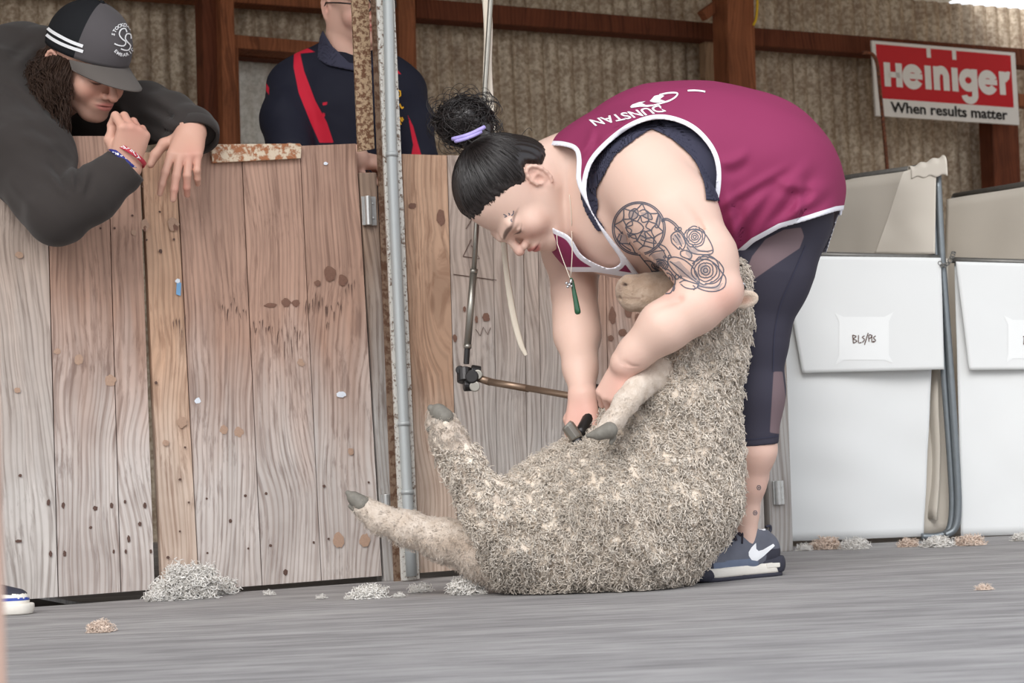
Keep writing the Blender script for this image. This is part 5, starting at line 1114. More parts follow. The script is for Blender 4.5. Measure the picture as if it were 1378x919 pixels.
# ================================================================ the sheep
SH = thing('sheep', 'cream woolly sheep sitting on its rump, held against the woman\'s legs, hind legs stretched left', 'sheep', G(760, 797)*np.array([1, 1, 0])+np.array([0, .12, 0]))
YS_ = 3.86
bodyw = [ell(P(835, 690, 3.84), (.190, .150, .150), None, .05)]+chain([(745, 712, 3.84, 80), (842, 690, 3.84, 100), (905, 655, 3.84, 78), (912, 600, 3.84, 70), (912, 540, 3.82, 66), (942, 465, 3.82, 50), (962, 410, 3.83, 38), (975, 388, 3.83, 24)], .06, 1.15)
bodyw += chain([(882, 520, 3.80, 42), (868, 580, 3.80, 45), (850, 640, 3.80, 60)], .05, 1.2)+chain([(770, 660, 3.82, 48), (720, 680, 3.80, 44)], .05)
bodyw += chain([(700, 735, 3.80, 52), (760, 735, 3.84, 60), (866, 712, 3.84, 66)], .05, 1.3)
legup = chain([(712, 688, 3.79, 44), (672, 692, 3.765, 40), (648, 664, 3.76, 27), (622, 622, 3.755, 21.5), (604, 590, 3.755, 19), (594, 570, 3.755, 15)], .02)
legup_foot = chain([(604, 590, 3.755, 17), (594, 568, 3.755, 14), (586, 556, 3.755, 10)], .01)
leglow = chain([(690, 752, 3.86, 36), (640, 736, 3.84, 31), (600, 727, 3.83, 27), (550, 711, 3.83, 21.5), (512, 698, 3.83, 17), (490, 682, 3.83, 15)], .02)
rump = chain([(655, 752, 3.84, 28), (700, 762, 3.83, 33), (720, 745, 3.80, 38)], .04, 1.3)
fleg = chain([(885, 505, 3.73, 24), (858, 522, 3.67, 16.5), (842, 542, 3.65, 14), (827, 564, 3.645, 12), (814, 577, 3.64, 11.5)], .02)
headp = chain([(850, 394, 3.78, 19.5), (872, 394, 3.78, 24), (905, 396, 3.79, 31), (945, 398, 3.80, 36), (975, 396, 3.81, 30)], .02, .8)
headp += [ell(P(846, 389, 3.775), (.020, .026, .026), None, .02), ell(P(852, 408, 3.775), (.020, .022, .014), None, .015)]
headp += [cone(P(834, 401, 3.765), P(866, 400, 3.752), .0028, .0012, .004, 's'), cone(P(838, 382, 3.757), P(845, 385, 3.752), .0032, .0015, .003, 's')]
base_skin = leglow+rump+legup_foot+fleg+legup+chain([(972, 396, 3.83, 20), (960, 420, 3.83, 24), (912, 540, 3.82, 40), (840, 690, 3.84, 60), (700, 755, 3.84, 30)], .03)+chain([(885, 505, 3.73, 24), (905, 520, 3.80, 30)], .02)
base_skin = [p for p in base_skin]
V, F_ = sdf_mesh(base_skin, .0036, post=lambda Q, d: np.maximum(d-.0012*lnoise(Q, 120, 5), .006-Q[:, 2])); u_, v_ = topx(V)
C = np.tile(np.array([.86, .82, .78]), (len(V), 1))
def shade(mask, c, C): m = np.clip(mask, 0, 1)[:, None]; return C*(1-m)+np.array(c)*m
C = shade((1/(1+np.exp(-(430-v_)/6)))*(1/(1+np.exp(-(u_-800)/6)))*.95, (.58, .48, .40), C); C = shade(.6*np.exp(-((u_-856)**2/22**2+(v_-378)**2/9**2)), (.46, .36, .29), C); C = shade(.6*np.exp(-((u_-852)**2/18**2+(v_-411)**2/6**2)), (.74, .66, .58), C); C = shade(.8*np.exp(-((u_-840)**2/9**2+(v_-386)**2/10**2)), (.42, .34, .30), C); C = shade(.7*np.exp(-((u_-852)**2/16**2+(v_-401)**2/2.5**2)), (.5, .38, .33), C)
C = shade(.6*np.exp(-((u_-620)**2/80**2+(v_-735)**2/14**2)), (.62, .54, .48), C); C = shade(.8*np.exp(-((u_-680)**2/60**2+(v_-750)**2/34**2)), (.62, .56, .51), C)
def headcol(V):
    u_, v_ = topx(V); C = np.tile(np.array([.60, .50, .42]), (len(V), 1)); g = lambda cx, cy, sx, sy: np.exp(-((u_-cx)/sx)**2-((v_-cy)/sy)**2)
    C = shade(.6*g(862, 378, 24, 8), (.48, .38, .31), C); C = shade(.7*g(856, 412, 22, 6), (.80, .72, .64), C); C = shade(.5*g(870, 396, 14, 5), (.72, .64, .56), C)
    d1 = np.abs(v_-(401+.05*(u_-850))); C = shade(np.clip(1.6-d1/1.1, 0, 1)*(u_ < 862)*.55, (.28, .20, .17), C); C = shade(g(841, 383, 4.0, 2.2)*1.2, (.12, .08, .07), C); C = shade(.7*g(834, 388, 4, 7), (.38, .28, .24), C); return C
Vh, Fh = sdf_mesh(headp, .002, post=lambda Q, d: d-.0007*lnoise(Q, 200, 5)); sheep_head = mesh('head', Vh, Fh, MT['face_wool'], SH, cols=headcol(Vh), label='tan short-haired face')
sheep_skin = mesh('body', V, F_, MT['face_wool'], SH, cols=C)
def wool_post(Q, d):
    n = .0060*lnoise(Q, 80, 11)+.003*lnoise(Q, 180, 12); return np.maximum(d-n, .004-Q[:, 2])
woolp = bodyw+legup
creases = [cone(P(650, 728, 3.70), P(706, 716, 3.69), .006, .022, .015, 's'), cone(P(706, 716, 3.685), P(716, 690, 3.68), .018, .005, .015, 's')]
V, F_ = sdf_mesh(woolp+creases, .0045, post=wool_post); u_, v_ = topx(V)
C = np.tile(np.array([.93, .885, .835]), (len(V), 1)); C = shade(.8*np.exp(-((u_-685)/42)**2-((v_-758)/30)**2), (.74, .69, .65), C); fle = mesh('fleece', V, F_, MT['wool'], SH, cols=C)  # base toned down: shaded depth between the locks put into the colour
# wool locks: short crimped staples growing out of the fleece
def grow(V, F_, n, length, rad, crimp, seed, mask=None, lean=(0, 0, -.35), cols=None, m=8, rnd=.55, name='wool_lock', mat=None, parent=None):
    r = np.random.default_rng(seed); tri = np.vstack([F_[:, [0, 1, 2]], F_[:, [0, 2, 3]]]); A, B, Cc = V[tri[:, 0]], V[tri[:, 1]], V[tri[:, 2]]; nn = np.cross(B-A, Cc-A); ar = np.linalg.norm(nn, axis=1); nn /= ar[:, None]+1e-15
    # only locks that can be seen from in front of the shed or from above
    wgt = ar*np.where(nn[:, 1] > .45, .15, 1.0)
    if mask is not None: wgt = wgt*mask((A+B+Cc)/3)
    i = r.choice(len(tri), n, p=wgt/wgt.sum()); a, b = r.random((2, n)); fl = a+b > 1; a[fl] = 1-a[fl]; b[fl] = 1-b[fl]; p = A[i]+(B[i]-A[i])*a[:, None]+(Cc[i]-A[i])*b[:, None]; N_ = nn[i]
    cell = np.floor(p/.011); h_ = np.sin(cell@np.array([12.9898, 78.233, 37.719]))*43758.5453; h_ = h_-np.floor(h_); clump = np.stack([np.sin(h_*40), np.cos(h_*71), np.sin(h_*97+1)], 1)
    d = N_*1.0+np.array(lean)+clump*rnd+r.normal(size=(n, 3))*.22; d /= np.linalg.norm(d, axis=1)[:, None]; u = np.cross(d, clump+.01); u /= np.linalg.norm(u, axis=1)[:, None]+1e-9; v = np.cross(d, u)
    L = length*r.uniform(.6, 1.3, (n, 1, 1)); t = np.linspace(0, 1, m)[None, :, None]; ph = (h_*6.28)[:, None, None]+r.uniform(-.6, .6, (n, 1, 1)); w = crimp*r.uniform(.8, 1.25, (n, 1, 1)); R_ = .0040*r.uniform(.6, 1.3, (n, 1, 1))*(t*1.2+.15)
    path = (p-N_*.002)[:, None]+d[:, None]*L*t*(1-.25*t)+R_*(u[:, None]*np.cos(ph+w*t*6.28)+v[:, None]*np.sin(ph+w*t*6.28))+np.array([0, 0, -1.])*L*.35*t*t; path[:, :, 2] = np.maximum(path[:, :, 2], .0025)
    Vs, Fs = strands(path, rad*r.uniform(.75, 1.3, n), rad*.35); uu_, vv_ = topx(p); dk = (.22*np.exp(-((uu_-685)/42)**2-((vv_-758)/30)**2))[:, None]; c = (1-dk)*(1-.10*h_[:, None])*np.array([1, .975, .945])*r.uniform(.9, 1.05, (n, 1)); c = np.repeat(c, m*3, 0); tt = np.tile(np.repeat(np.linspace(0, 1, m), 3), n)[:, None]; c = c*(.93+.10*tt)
    return mesh(name, Vs, Fs, mat or MT['wool'], parent, cols=c)
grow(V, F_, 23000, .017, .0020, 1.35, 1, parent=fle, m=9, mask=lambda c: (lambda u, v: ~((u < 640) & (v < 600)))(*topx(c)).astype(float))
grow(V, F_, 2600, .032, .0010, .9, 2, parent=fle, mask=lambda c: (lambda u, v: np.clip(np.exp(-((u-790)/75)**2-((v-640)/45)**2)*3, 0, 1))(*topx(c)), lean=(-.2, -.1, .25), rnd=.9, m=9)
V2_, F2_ = sdf_mesh(leglow+rump, .006); grow(V2_, F2_, 7000, .008, .0007, .3, 3, parent=sheep_skin, lean=(-.8, 0, -.5), rnd=.25, m=5, mat=MT['face_wool'], name='short_wool')
V2_, F2_ = sdf_mesh(legup_foot+legup[3:], .006); grow(V2_, F2_, 2600, .010, .0008, .4, 8, parent=sheep_skin, lean=(.5, 0, -.5), rnd=.3, m=5, mat=MT['face_wool'], name='short_wool')
V2_, F2_ = sdf_mesh(fleg, .006); grow(V2_, F2_, 3000, .0035, .0004, .2, 4, parent=sheep_skin, lean=(.6, 0, -.3), rnd=.2, m=4, mat=MT['face_wool'], name='short_wool')
V2_, F2_ = sdf_mesh(chain([(965, 370, 3.80, 22), (985, 366, 3.79, 16), (992, 380, 3.78, 12), (985, 410, 3.77, 14)], .02), .006); grow(V2_, F2_, 1500, .018, .0013, 1.0, 6, parent=fle, m=7)
# hooves
def hoof(pts, Y, split=.004, wd=1.0):
    p = []
    for s in (-1, 1): p += chain([(x, y, Y+s*split*1.6, r) for x, y, r in pts], .002)
    return p
def hoofmesh(p, name): V, F_ = sdf_mesh(p, .0022); return mesh(name, V, F_, MT['hoof'], sheep_skin)
hoofmesh(hoof([(598, 562, 13), (590, 555, 12), (580, 549, 5)], 3.75, .004)+chain([(588, 568, 3.745, 5), (577, 578, 3.745, 3.5)], .002), 'hoof')
hoofmesh(hoof([(487, 678, 12), (476, 670, 9), (468, 663, 3.5)], 3.83, .004)+chain([(478, 686, 3.827, 4), (471, 681, 3.827, 3)], .002), 'hoof')
hoofmesh(hoof([(820, 579, 11.5), (806, 584, 8.5), (791, 586, 3)], 3.63, .004)+chain([(826, 589, 3.63, 4), (822, 596, 3.63, 3)], .002), 'hoof')
# ear with its tag
ef = Frame(P(982, 404, 3.72), ori(.97, -.05, .1), ori(.05, .15, .98), .0105)
def ear_post(Q, d): return d
ep = [ell(ef.w(2.3, 0, 0), np.array([2.9, 1.75, .42])*.01, ef.R, .01), ell(ef.w(3.6, .3, .25), np.array([1.5, 1.2, .3])*.01, ef.R, .008), ell(ef.w(2.4, -.1, .65), np.array([2.0, .9, .35])*.01, ef.R, .006, 's')]
V, F_ = sdf_mesh(ep, .0018); L = ef.l(V); C = np.tile(np.array([1.0, .93, .86]), (len(V), 1)); C = shade(np.clip(1-np.sqrt(((L[:, 0]-2.4)/2.2)**2+(L[:, 1]/1.1)**2), 0, 1)*1.6*(L[:, 2] > -.1), (.92, .68, .60), C); mesh('ear', V, F_, MT['face_wool'], sheep_skin, cols=C, label='ear, pink inside')
mb = MB(); mb.tube([P(994, 377, 3.755), P(1002, 389, 3.752)], .0052, 10); mb.build('ear_tag', MT['black_metal'], sheep_skin, smooth=True, bevel=.001, label='black ear tag')
mb = MB(); mb.tube([P(997, 379, 3.750), P(1003, 384, 3.749)], .0022, 8); mb.build('tag_stud', MT['silver'], sheep_skin, smooth=True)
# ================================================================ the man leaning on the gate
GM = thing('person', 'man in faded black sweatshirt and charcoal cap leaning over the gate at the left', 'person', P(20, 800, 4.45)*np.array([1, 1, 0]))
MF = Frame(P(118, 70, 4.17), ori(.70, .46, .50), ori(.26, -.93, .26), .0099)
mh = head_prims(MF, nose=1.03, cheek=1.1)
mneck = chain([(100, 100, 4.24, 40), (62, 130, 4.34, 46)], .03)
larm = chain([(120, 258, 4.0, 30), (168, 226, 4.0, 22)], .01)
NF = Frame(P(168, 224, 4.0), ori(.30, -.94, .25), ori(.55, .12, .80), .0095)
lfist = hand_prims(NF, [(72, 92, 55), (76, 92, 55), (80, 92, 55), (82, 92, 55)], s=1, thumb=((.75, .45, -.6), (.75, -.35, -.55), (.45, -.8, -.4)), fat=1.08)
rarm = chain([(243, 170, 4.25, 18), (257, 178, 4.185, 20)], .01); 
NF2 = Frame(P(257, 176, 4.185), ori(-.05, .66, .62), ori(.1, -.66, .75), .0098); mt = []
rhand = hand_prims(NF2, [(28, 14, 12), (22, 16, 14), (30, 34, 20), (34, 40, 24)], spread=(.16, .02, -.04, -.08), s=-1, thumb=((.45, .85, -.2), (.75, .5, -.45), (.85, .3, -.5)), fat=1.05, tips=mt)
V, F_ = figure_mesh(mh+mneck+larm+lfist+rarm+rhand, .004, [(*boxof(mh), .0022), (*boxof(lfist), .0022), (*boxof(rhand), .0022)])
C = np.tile(np.array(srgb(214, 168, 148)), (len(V), 1)); C = head_cols(V, MF, C, brow=srgb(60, 44, 38), lip=srgb(200, 128, 120), pink=srgb(214, 146, 130), stubble=.6)
u_, v_ = topx(V)
for (cx, cy, r, w) in [(184, 170, 22, .35), (258, 210, 16, .3), (246, 255, 14, .45)]:
    g = (w*np.exp(-((u_-cx)**2+(v_-cy)**2)/r**2))[:, None]; C = C*(1-g)+np.array(srgb(206, 128, 116))*g
mbody = mesh('body', V, F_, MT['skin'], GM, cols=C); MBV = bvh(V, F_)
nail_caps(mt).build('finger_nail', MT['nail'], mbody, smooth=True)
hood = chain([(-60, 190, 4.52, 110), (20, 150, 4.45, 86), (30, 95, 4.38, 58), (62, 78, 4.34, 42)], .06)+chain([(-70, 200, 4.55, 118), (-60, 400, 4.62, 112), (-50, 560, 4.62, 105)], .06, 1.1)
hood += chain([(5, 140, 4.30, 82), (38, 215, 4.10, 62), (76, 286, 3.985, 43)], .03)+chain([(78, 287, 3.985, 43), (122, 262, 3.985, 37), (158, 234, 3.995, 29), (172, 222, 3.998, 27)], .015)
hood += chain([(62, 120, 4.40, 56), (130, 150, 4.38, 50), (196, 152, 4.33, 40), (228, 160, 4.27, 35), (258, 178, 4.22, 33), (268, 186, 4.20, 30)], .02)
def hfold(Q, d):
    u, v = topx(Q); f = 0
    for (x0, y0, x1, y1, w, a) in [(88, 262, 60, 225, 5, .005), (98, 258, 96, 222, 5, .005), (108, 262, 118, 228, 5, .004), (70, 200, 30, 180, 7, .005), (205, 130, 238, 150, 6, .004), (195, 150, 240, 172, 6, .004), (20, 110, 60, 150, 7, .004), (10, 240, 45, 280, 8, .003), (55, 60, 20, 90, 7, .004), (160, 140, 175, 175, 6, .004)]:
        e = np.array([x1-x0, y1-y0], float); L2 = e@e; t = ((u-x0)*e[0]+(v-y0)*e[1])/L2; dd = ((u-x0)*-e[1]+(v-y0)*e[0])/math.sqrt(L2); f = f+1.7*a*np.exp(-(dd/w)**2)*np.exp(-((t-.5)/.5)**4)-1.7*a*.8*np.exp(-((dd-w*1.8)/w)**2)*np.exp(-((t-.5)/.5)**4)
    d = d-f-.004*lnoise(Q*np.array([1, 1, .6]), 17, 9)-.0018*lnoise(Q, 48, 10)
    # cuffs end square to the forearms
    c1 = P(176, 221, 4.0); n1 = P(196, 205, 4.0)-c1; n1 /= np.linalg.norm(n1); d = np.where((Q-c1)@(Q-c1).T.diagonal()*0 if False else np.linalg.norm(Q-c1, axis=1) < .075, np.maximum(d, (Q-c1)@n1), d)
    c2 = P(263, 184, 4.205); n2 = -ori(-.35, -.75, -.6); d = np.where(np.linalg.norm(Q-c2, axis=1) < .07, np.maximum(d, (Q-c2)@n2), d); return d
inner = [cone(P(160, 228, 4.0), P(200, 198, 4.0), .030, .030, .004, 's'), cone(P(250, 170, 4.215), P(268, 196, 4.17), .036, .040, .004, 's')]
V, F_ = sdf_mesh(hood+inner, .005, post=hfold); sw = mesh('sweatshirt', V, F_, MT['hoodie'], GM)
def cuff(c, n, r, L, sc):
    n = n/np.linalg.norm(n); a = np.cross(n, [0, 0, 1.]); a /= np.linalg.norm(a); b = np.cross(n, a); V = []; m = 60
    prof = [(-L, r*.93), (-L*.9, r*1.03), (-L*.3, r*1.02), (0, r*1.0), (0, r*.90), (-L*.5, r*.86)]
    for (x, rr) in prof:
        for k in range(m): q = 2*math.pi*k/m; R_ = rr*(1+.018*math.sin(q*30)); V.append(c+n*x+(a*math.cos(q)*sc+b*math.sin(q))*R_)
    F_ = [(i*m+k, i*m+(k+1) % m, (i+1)*m+(k+1) % m, (i+1)*m+k) for i in range(len(prof)-1) for k in range(m)]; o = mesh('cuff', V, F_, MT['hoodie'], sw, label='ribbed cuff')
cuff(P(173, 222, 4.0), P(196, 205, 4.0)-P(176, 221, 4.0), .040, .034, .95); cuff(P(264, 186, 4.195), ori(.12, .72, .62), .050, .03, 1.0)
# legs, standing behind the gate
V, F_ = sdf_mesh(chain([(-50, 520, 4.62, 90), (-10, 640, 4.60, 52), (-4, 800, 4.62, 36)], .04)+chain([(-90, 520, 4.68, 90), (-110, 640, 4.7, 52), (-100, 805, 4.7, 36)], .04), .008, post=lambda Q, d: np.maximum(d, .03-Q[:, 2])); mesh('trousers', V, F_, MT['jeans'], GM)
for x in (-4, -100): V, F_ = sdf_mesh([cone(P(x, 800, 4.66)*np.array([1, 1, 0])+np.array([0, 0, .04]), P(x, 800, 4.66)*np.array([1, 1, 0])+np.array([.02, -.16, .035]), .042, .036)], .006, post=lambda Q, d: np.maximum(d, .001-Q[:, 2])); mesh('shoe', V, F_, MT['shoe_dark'], GM)
# wrist bands
def band(c, n, r, mat, label):
    n = n/np.linalg.norm(n); a = np.cross(n, [0, 0, 1.]); a /= np.linalg.norm(a); b = np.cross(n, a); V = []; m = 40
    for (x, rr) in [(-.0045, r), (.0045, r), (.0045, r+.002), (-.0045, r+.002)]:
        for k in range(m): q = 2*math.pi*k/m; V.append(c+n*x+(a*math.cos(q)+b*math.sin(q))*rr)
    F_ = [(i*m+k, i*m+(k+1) % m, ((i+1) % 4)*m+(k+1) % m, ((i+1) % 4)*m+k) for i in range(4) for k in range(m)]; return mesh('wrist_band', V, F_, mat, GM, label=label)
bb = band(P(167, 216, 4.0), ori(.62, -.74, -.1), .0375, MT['blue_band'], 'blue wrist band with white letters'); rb_ = band(P(173, 209, 4.0), ori(.50, -.86, -.25), .0385, MT['red_band'], 'red and white wrist band')
for (o_, s_, q) in [(bb, 'the brumans', [(151, 205), (163, 208), (175, 215), (184, 225)]), (rb_, 'RESPECT', [(156, 199), (168, 198), (180, 204), (188, 216)])]:
    tr = bvh_of(o_); V2, F2 = text2d(s_, .03); V2 = np.array(V2); lo, hi = V2.min(0), V2.max(0); pl = spline(q, 40); out = []
    for x, y in V2:
        t = (x-lo[0])/(hi[0]-lo[0])*38; i = int(t); p = pl[i]+(pl[min(39, i+1)]-pl[i])*(t-i); g = pl[min(39, i+1)]-pl[max(0, i-1)]; g /= np.linalg.norm(g); out.append(tuple(p+np.array([g[1], -g[0]])*((y-lo[1])/(hi[1]-lo[1])-.5)*4.2))
    V, F_ = patch(tr, out, F2, .0006)
    if F_: V, F_ = clean(V, F_); m = MB(); m.add(V, F_); m.build('lettering', MT['white'], o_, label='white letters')
# cap
def cap_rim(phi): return .48-1.3*math.cos(phi)*0-1.6*(1-math.cos(phi))*.5
NP, NQ = 64, 22; V = []; 
for j in range(NQ+1):
    for i in range(NP):
        ph = 2*math.pi*i/NP; el0 = math.asin(max(-.9, min(.9, (cap_rim(ph)-1.0)/10.2))); el = el0+(math.pi/2-el0)*j/NQ; k = 1+.02*math.sin(el*2)
        V.append(MF.w(-.2+10.5*math.cos(el)*math.cos(ph)*k, 8.7*math.cos(el)*math.sin(ph)*k, 1.0+10.6*math.sin(el)+.0*k-(.018*abs(math.sin(3*ph)) if j else 0)))
F_ = [(j*NP+i, j*NP+(i+1) % NP, (j+1)*NP+(i+1) % NP, (j+1)*NP+i) for j in range(NQ) for i in range(NP)]
mi = [0 if (abs(((i+.5)/NP*2+1) % 2-1) < .335) else 1 for j in range(NQ) for i in range(NP)]
cap = mesh('cap', V, F_, [MT['cap_front'], MT['cap_mesh']], GM, midx=mi, label='charcoal trucker cap'); solid(cap, .0025); CB = bvh_of(cap)
V = []; NS, NT_ = 28, 12
for side in (0, 1):
    for i in range(NS+1):
        s = -1+2*i/NS; ph = s*1.16
        for j in range(NT_+1):
            t = j/NT_; rx = -.2+10.45*math.cos(ph); ry = 8.7*math.sin(ph); ext = 7.3*math.cos(s*math.pi/2*.97)**.55*t; V.append(MF.w(rx+ext, ry*(1-.04*t), .55-1.6*(1-math.cos(ph))*.5-1.9*s*s*(.35+.65*t)-.30*ext-(.22 if side else 0)))
n1 = (NS+1)*(NT_+1); F_ = []
for i in range(NS):
    for j in range(NT_): a = i*(NT_+1)+j; F_ += [(a, a+NT_+1, a+NT_+2, a+1), (n1+a, n1+a+1, n1+a+NT_+2, n1+a+NT_+1)]
for i in range(NS): a = i*(NT_+1)+NT_; F_.append((a, a+NT_+1, n1+a+NT_+1, n1+a))
mesh('brim', V, F_, MT['brim'], cap, label='curved brown-grey brim')
mb = MB(); mb.tube([MF.w(-.2, 0, 11.6), MF.w(-.2, 0, 12.0)], [.007, .004], 12); mb.build('button', MT['cap_mesh'], cap, smooth=True)
CS = 160/1131.
def TCp(pts): return [(50+x*CS, y*CS) for x, y in pts]
mb = MB()
for l in [[(85, 240), (130, 290), (220, 345), (330, 400), (438, 440)], [(68, 300), (120, 350), (210, 405), (330, 455), (440, 490)]]:
    V, F_ = ribbons(CB, [TCp(l)], 4.2, .0022); mb.add(V, F_)
mb.build('cap_stripe', MT['white'], cap, smooth=True, label='two white stripes')
mb = MB()
V, F_ = ribbons(CB, [TCp([(845, 310), (830, 275), (790, 285), (775, 330), (800, 370), (835, 400), (820, 435), (770, 432), (730, 415)]), TCp([(885, 370), (880, 330), (845, 325), (830, 365), (850, 400), (880, 435), (860, 475), (820, 475), (790, 462)])], 1.7, .0024); mb.add(V, F_)
mb.build('cap_logo', MT['white'], cap, smooth=True, label='white interlocked double letter S')
def arc_text(s, cx, cy, rx, ry, a0, a1, h, inward, name):
    mb = MB(); n = len(s)
    for i, ch in enumerate(s):
        V2, F2 = text2d(ch, .03); 
        if not V2: continue
        V2 = np.array(V2); c = (V2.max(0)+V2.min(0))/2; a = math.radians(a0+(a1-a0)*i/(n-1)); px, py = cx+rx*math.cos(a), cy+ry*math.sin(a); up = np.array([math.cos(a), math.sin(a)])*(-1 if inward else 1); rt = np.array([-up[1], up[0]])
        out = [tuple(np.array([px, py])+rt*(x-c[0])*h/.72+up*(y-.36)*h/.72) for x, y in V2]; V, F_ = patch(CB, out, F2, .0024)
        if F_: V, F_ = clean(V, F_); mb.add(V, F_)
    mb.build(name, MT['white'], cap, label='white letters on the cap')
arc_text('STOCKDALE', 50+815*CS, 375*CS, 14.5, 19, 200, 325, 4.4, False, 'lettering'); arc_text('EMBARIC', 50+815*CS, 385*CS, 15, 19, 132, 40, 4.2, True, 'lettering')
# long wavy hair
r = np.random.default_rng(9); n = 1500; ph = r.uniform(math.radians(-150), math.radians(-62), n); ph[:300] = r.uniform(math.radians(-200), math.radians(-62), 300); root = MF.wv(np.stack([-.6+9.3*np.cos(ph), 7.5*np.sin(ph), -1.2-1.4*(1-np.cos(ph))*.5+r.uniform(-1.8, .6, n)], 1)); m = 22; t = np.linspace(0, 1, m)[None, :, None]
outw = (MF.R@np.stack([np.cos(ph), np.sin(ph), 0*ph])).T; L_ = r.uniform(.06, .155, (n, 1, 1)); u = outw+.2*r.normal(size=(n, 3)); v = np.cross(outw, [0, 0, 1.]); cl = (ph*6).round()[:, None, None]
fall = np.array([-.05, .0, -1.]); path = root[:, None]+fall*L_*t+outw[:, None]*.022*np.sin(t*2.0)*r.uniform(.3, 1.6, (n, 1, 1))+(u[:, None]*np.sin(t*9+cl*1.7+r.uniform(-.6, .6, (n, 1, 1)))+v[:, None]*np.cos(t*8+cl*2.3+r.uniform(-.6, .6, (n, 1, 1))))*.012*(t+.1)
V, F_ = strands(path, .0010, .0006); mesh('hair', V, F_, MT['strand_brown'], GM, label='long wavy dark brown hair')
V, F_ = sdf_mesh([ell(MF.w(-2.6, 0, -.8), np.array([6.6, 7.4, 5.2])*MF.sc, MF.R, .01)], .004, post=lambda Q, d: np.maximum(np.maximum(d, (MF.l(Q)[:, 0]-1.0)*.01), (MF.l(Q)[:, 2]-1)*.01)-.001*lnoise(Q, 200, 3)); mesh('hair_underlayer', V, F_, MT['strand_brown'], GM)
# ================================================================ the boy behind the post
BM = thing('person', 'person in navy polo shirt with red stripes standing behind the steel post', 'person', P(470, 780, 4.9)*np.array([1, 1, 0]))
BF = Frame(P(480, -12, 4.74), ori(.45, .20, .87), ori(-.03, -.97, .2), .0099)
bh = head_prims(BF, cheek=1.1); bneck = chain([(474, 20, 4.76, 34), (472, 72, 4.79, 36), (470, 100, 4.80, 40)], .02)
fore = chain([(392, 224, 4.62, 24), (478, 213, 4.50, 19)], .02)+chain([(566, 236, 4.66, 22), (530, 232, 4.62, 17)], .02)
BH1 = Frame(P(472, 213, 4.54), ori(.97, .15, .1), ori(0, -.9, .3), .0092); bh1 = hand_prims(BH1, [(85, 85, 50)]*4, s=-1)
BH2 = Frame(P(522, 226, 4.50), ori(-.9, .35, .1), ori(0, -.9, .3), .0092); bh2 = hand_prims(BH2, [(20, 20, 15)]*4, s=1, fat=.9)[:0]
fore += chain([(470, 100, 4.80, 30), (410, 130, 4.80, 22), (388, 175, 4.72, 20), (392, 224, 4.62, 20)], .02)+chain([(470, 100, 4.80, 30), (532, 130, 4.80, 22), (555, 175, 4.74, 20), (566, 236, 4.66, 18)], .02)
V, F_ = figure_mesh(bh+bneck+fore+bh1+bh2, .0045, [(*boxof(bh), .0026)]); C = np.tile(np.array(srgb(224, 182, 164)), (len(V), 1)); C = head_cols(V, BF, C, pink=srgb(226, 156, 142)); bb_ = mesh('body', V, F_, MT['skin'], BM, cols=C)
pol = chain([(405, 118, 4.82, 37), (470, 102, 4.82, 44), (532, 122, 4.82, 37)], .04)+chain([(468, 150, 4.84, 84), (470, 260, 4.86, 82), (472, 420, 4.86, 80)], .05)+chain([(396, 122, 4.80, 38), (386, 160, 4.74, 33), (392, 205, 4.68, 33)], .03)+chain([(540, 122, 4.80, 34), (553, 165, 4.74, 29), (560, 212, 4.68, 30)], .03)
pol += chain([(420, 100, 4.80, 30), (470, 84, 4.80, 36), (520, 104, 4.80, 30)], .03)
cutn = [cone(P(462, 20, 4.70), P(480, 82, 4.70), .035, .012, .01, 's')]
V, F_ = sdf_mesh(pol+cutn, .0045, post=lambda Q, d: d-.0022*lnoise(Q, 18, 6)-.001*lnoise(Q, 50, 7)); u_, v_ = topx(V)
RED = [[(396, 64), (408, 62), (424, 70), (404, 72), (409, 95), (424, 135), (440, 165), (449, 192), (430, 192), (418, 165), (402, 125), (395, 90)], [(520, 88), (535, 94), (540, 100), (525, 97)], [(549, 155), (556, 170), (562, 192), (568, 212), (553, 212), (556, 195)], [(434, 138), (441, 137), (440, 141), (434, 142)], [(432, 158), (437, 150), (438, 154), (434, 163)], [(357, 110), (362, 118), (362, 128), (358, 122)]]
pn = np.min([polysd(p, u_, v_) for p in RED], 0); pn = np.where(V[:, 1] < 4.85, pn, 20)
po = mesh('polo_shirt', V, F_, MT['polo'], BM, attrs={'panel': pn, 'edge': np.full(len(V), -99.)}); PB = bvh(V, F_)
V, F_ = sdf_mesh(chain([(470, 62, 4.78, 40), (468, 92, 4.79, 52)], .02), .0035, reach=.02, post=lambda Q, d: np.maximum(np.maximum(np.abs(d)-.0025, (lambda u, v: polysd([(412, 70), (418, 38), (432, 37), (446, 60), (470, 84), (505, 86), (512, 64), (530, 60), (528, 100), (506, 92), (476, 96), (440, 88)], u, v)*.0018)(*topx(Q))), 0*d-1)); mesh('collar', V, F_, MT['bra'], po)
mb = MB(); print_text(PB, '昌', 524, 128, 539, 129, 13, 0, MT['gold'], po, 'emblem', .01) if False else None
for l in [[(526, 120), (538, 122), (538, 131), (527, 130), (526, 120)], [(527, 125), (537, 127)], [(532, 119), (532, 131)], [(532, 140), (536, 141), (534, 148), (529, 147), (532, 140)], [(538, 140), (541, 146), (543, 144)], [(529, 152), (536, 156), (542, 164)], [(531, 160), (537, 162), (540, 168)], [(541, 158), (543, 162)]]:
    V, F_ = ribbons(PB, [l], 2.0, .001, n=8); mb.add(V, F_)
mb.build('emblem', MT['gold'], po, label='gold embroidered emblem')
mb = MB(); V, F_ = ribbons(PB, [[(535, 170), (535, 174), (530, 180), (528, 178)]], 1.2, .001); mb.add(V, F_); mb.build('pen_loop', MT['white'], po, label='small white loop')
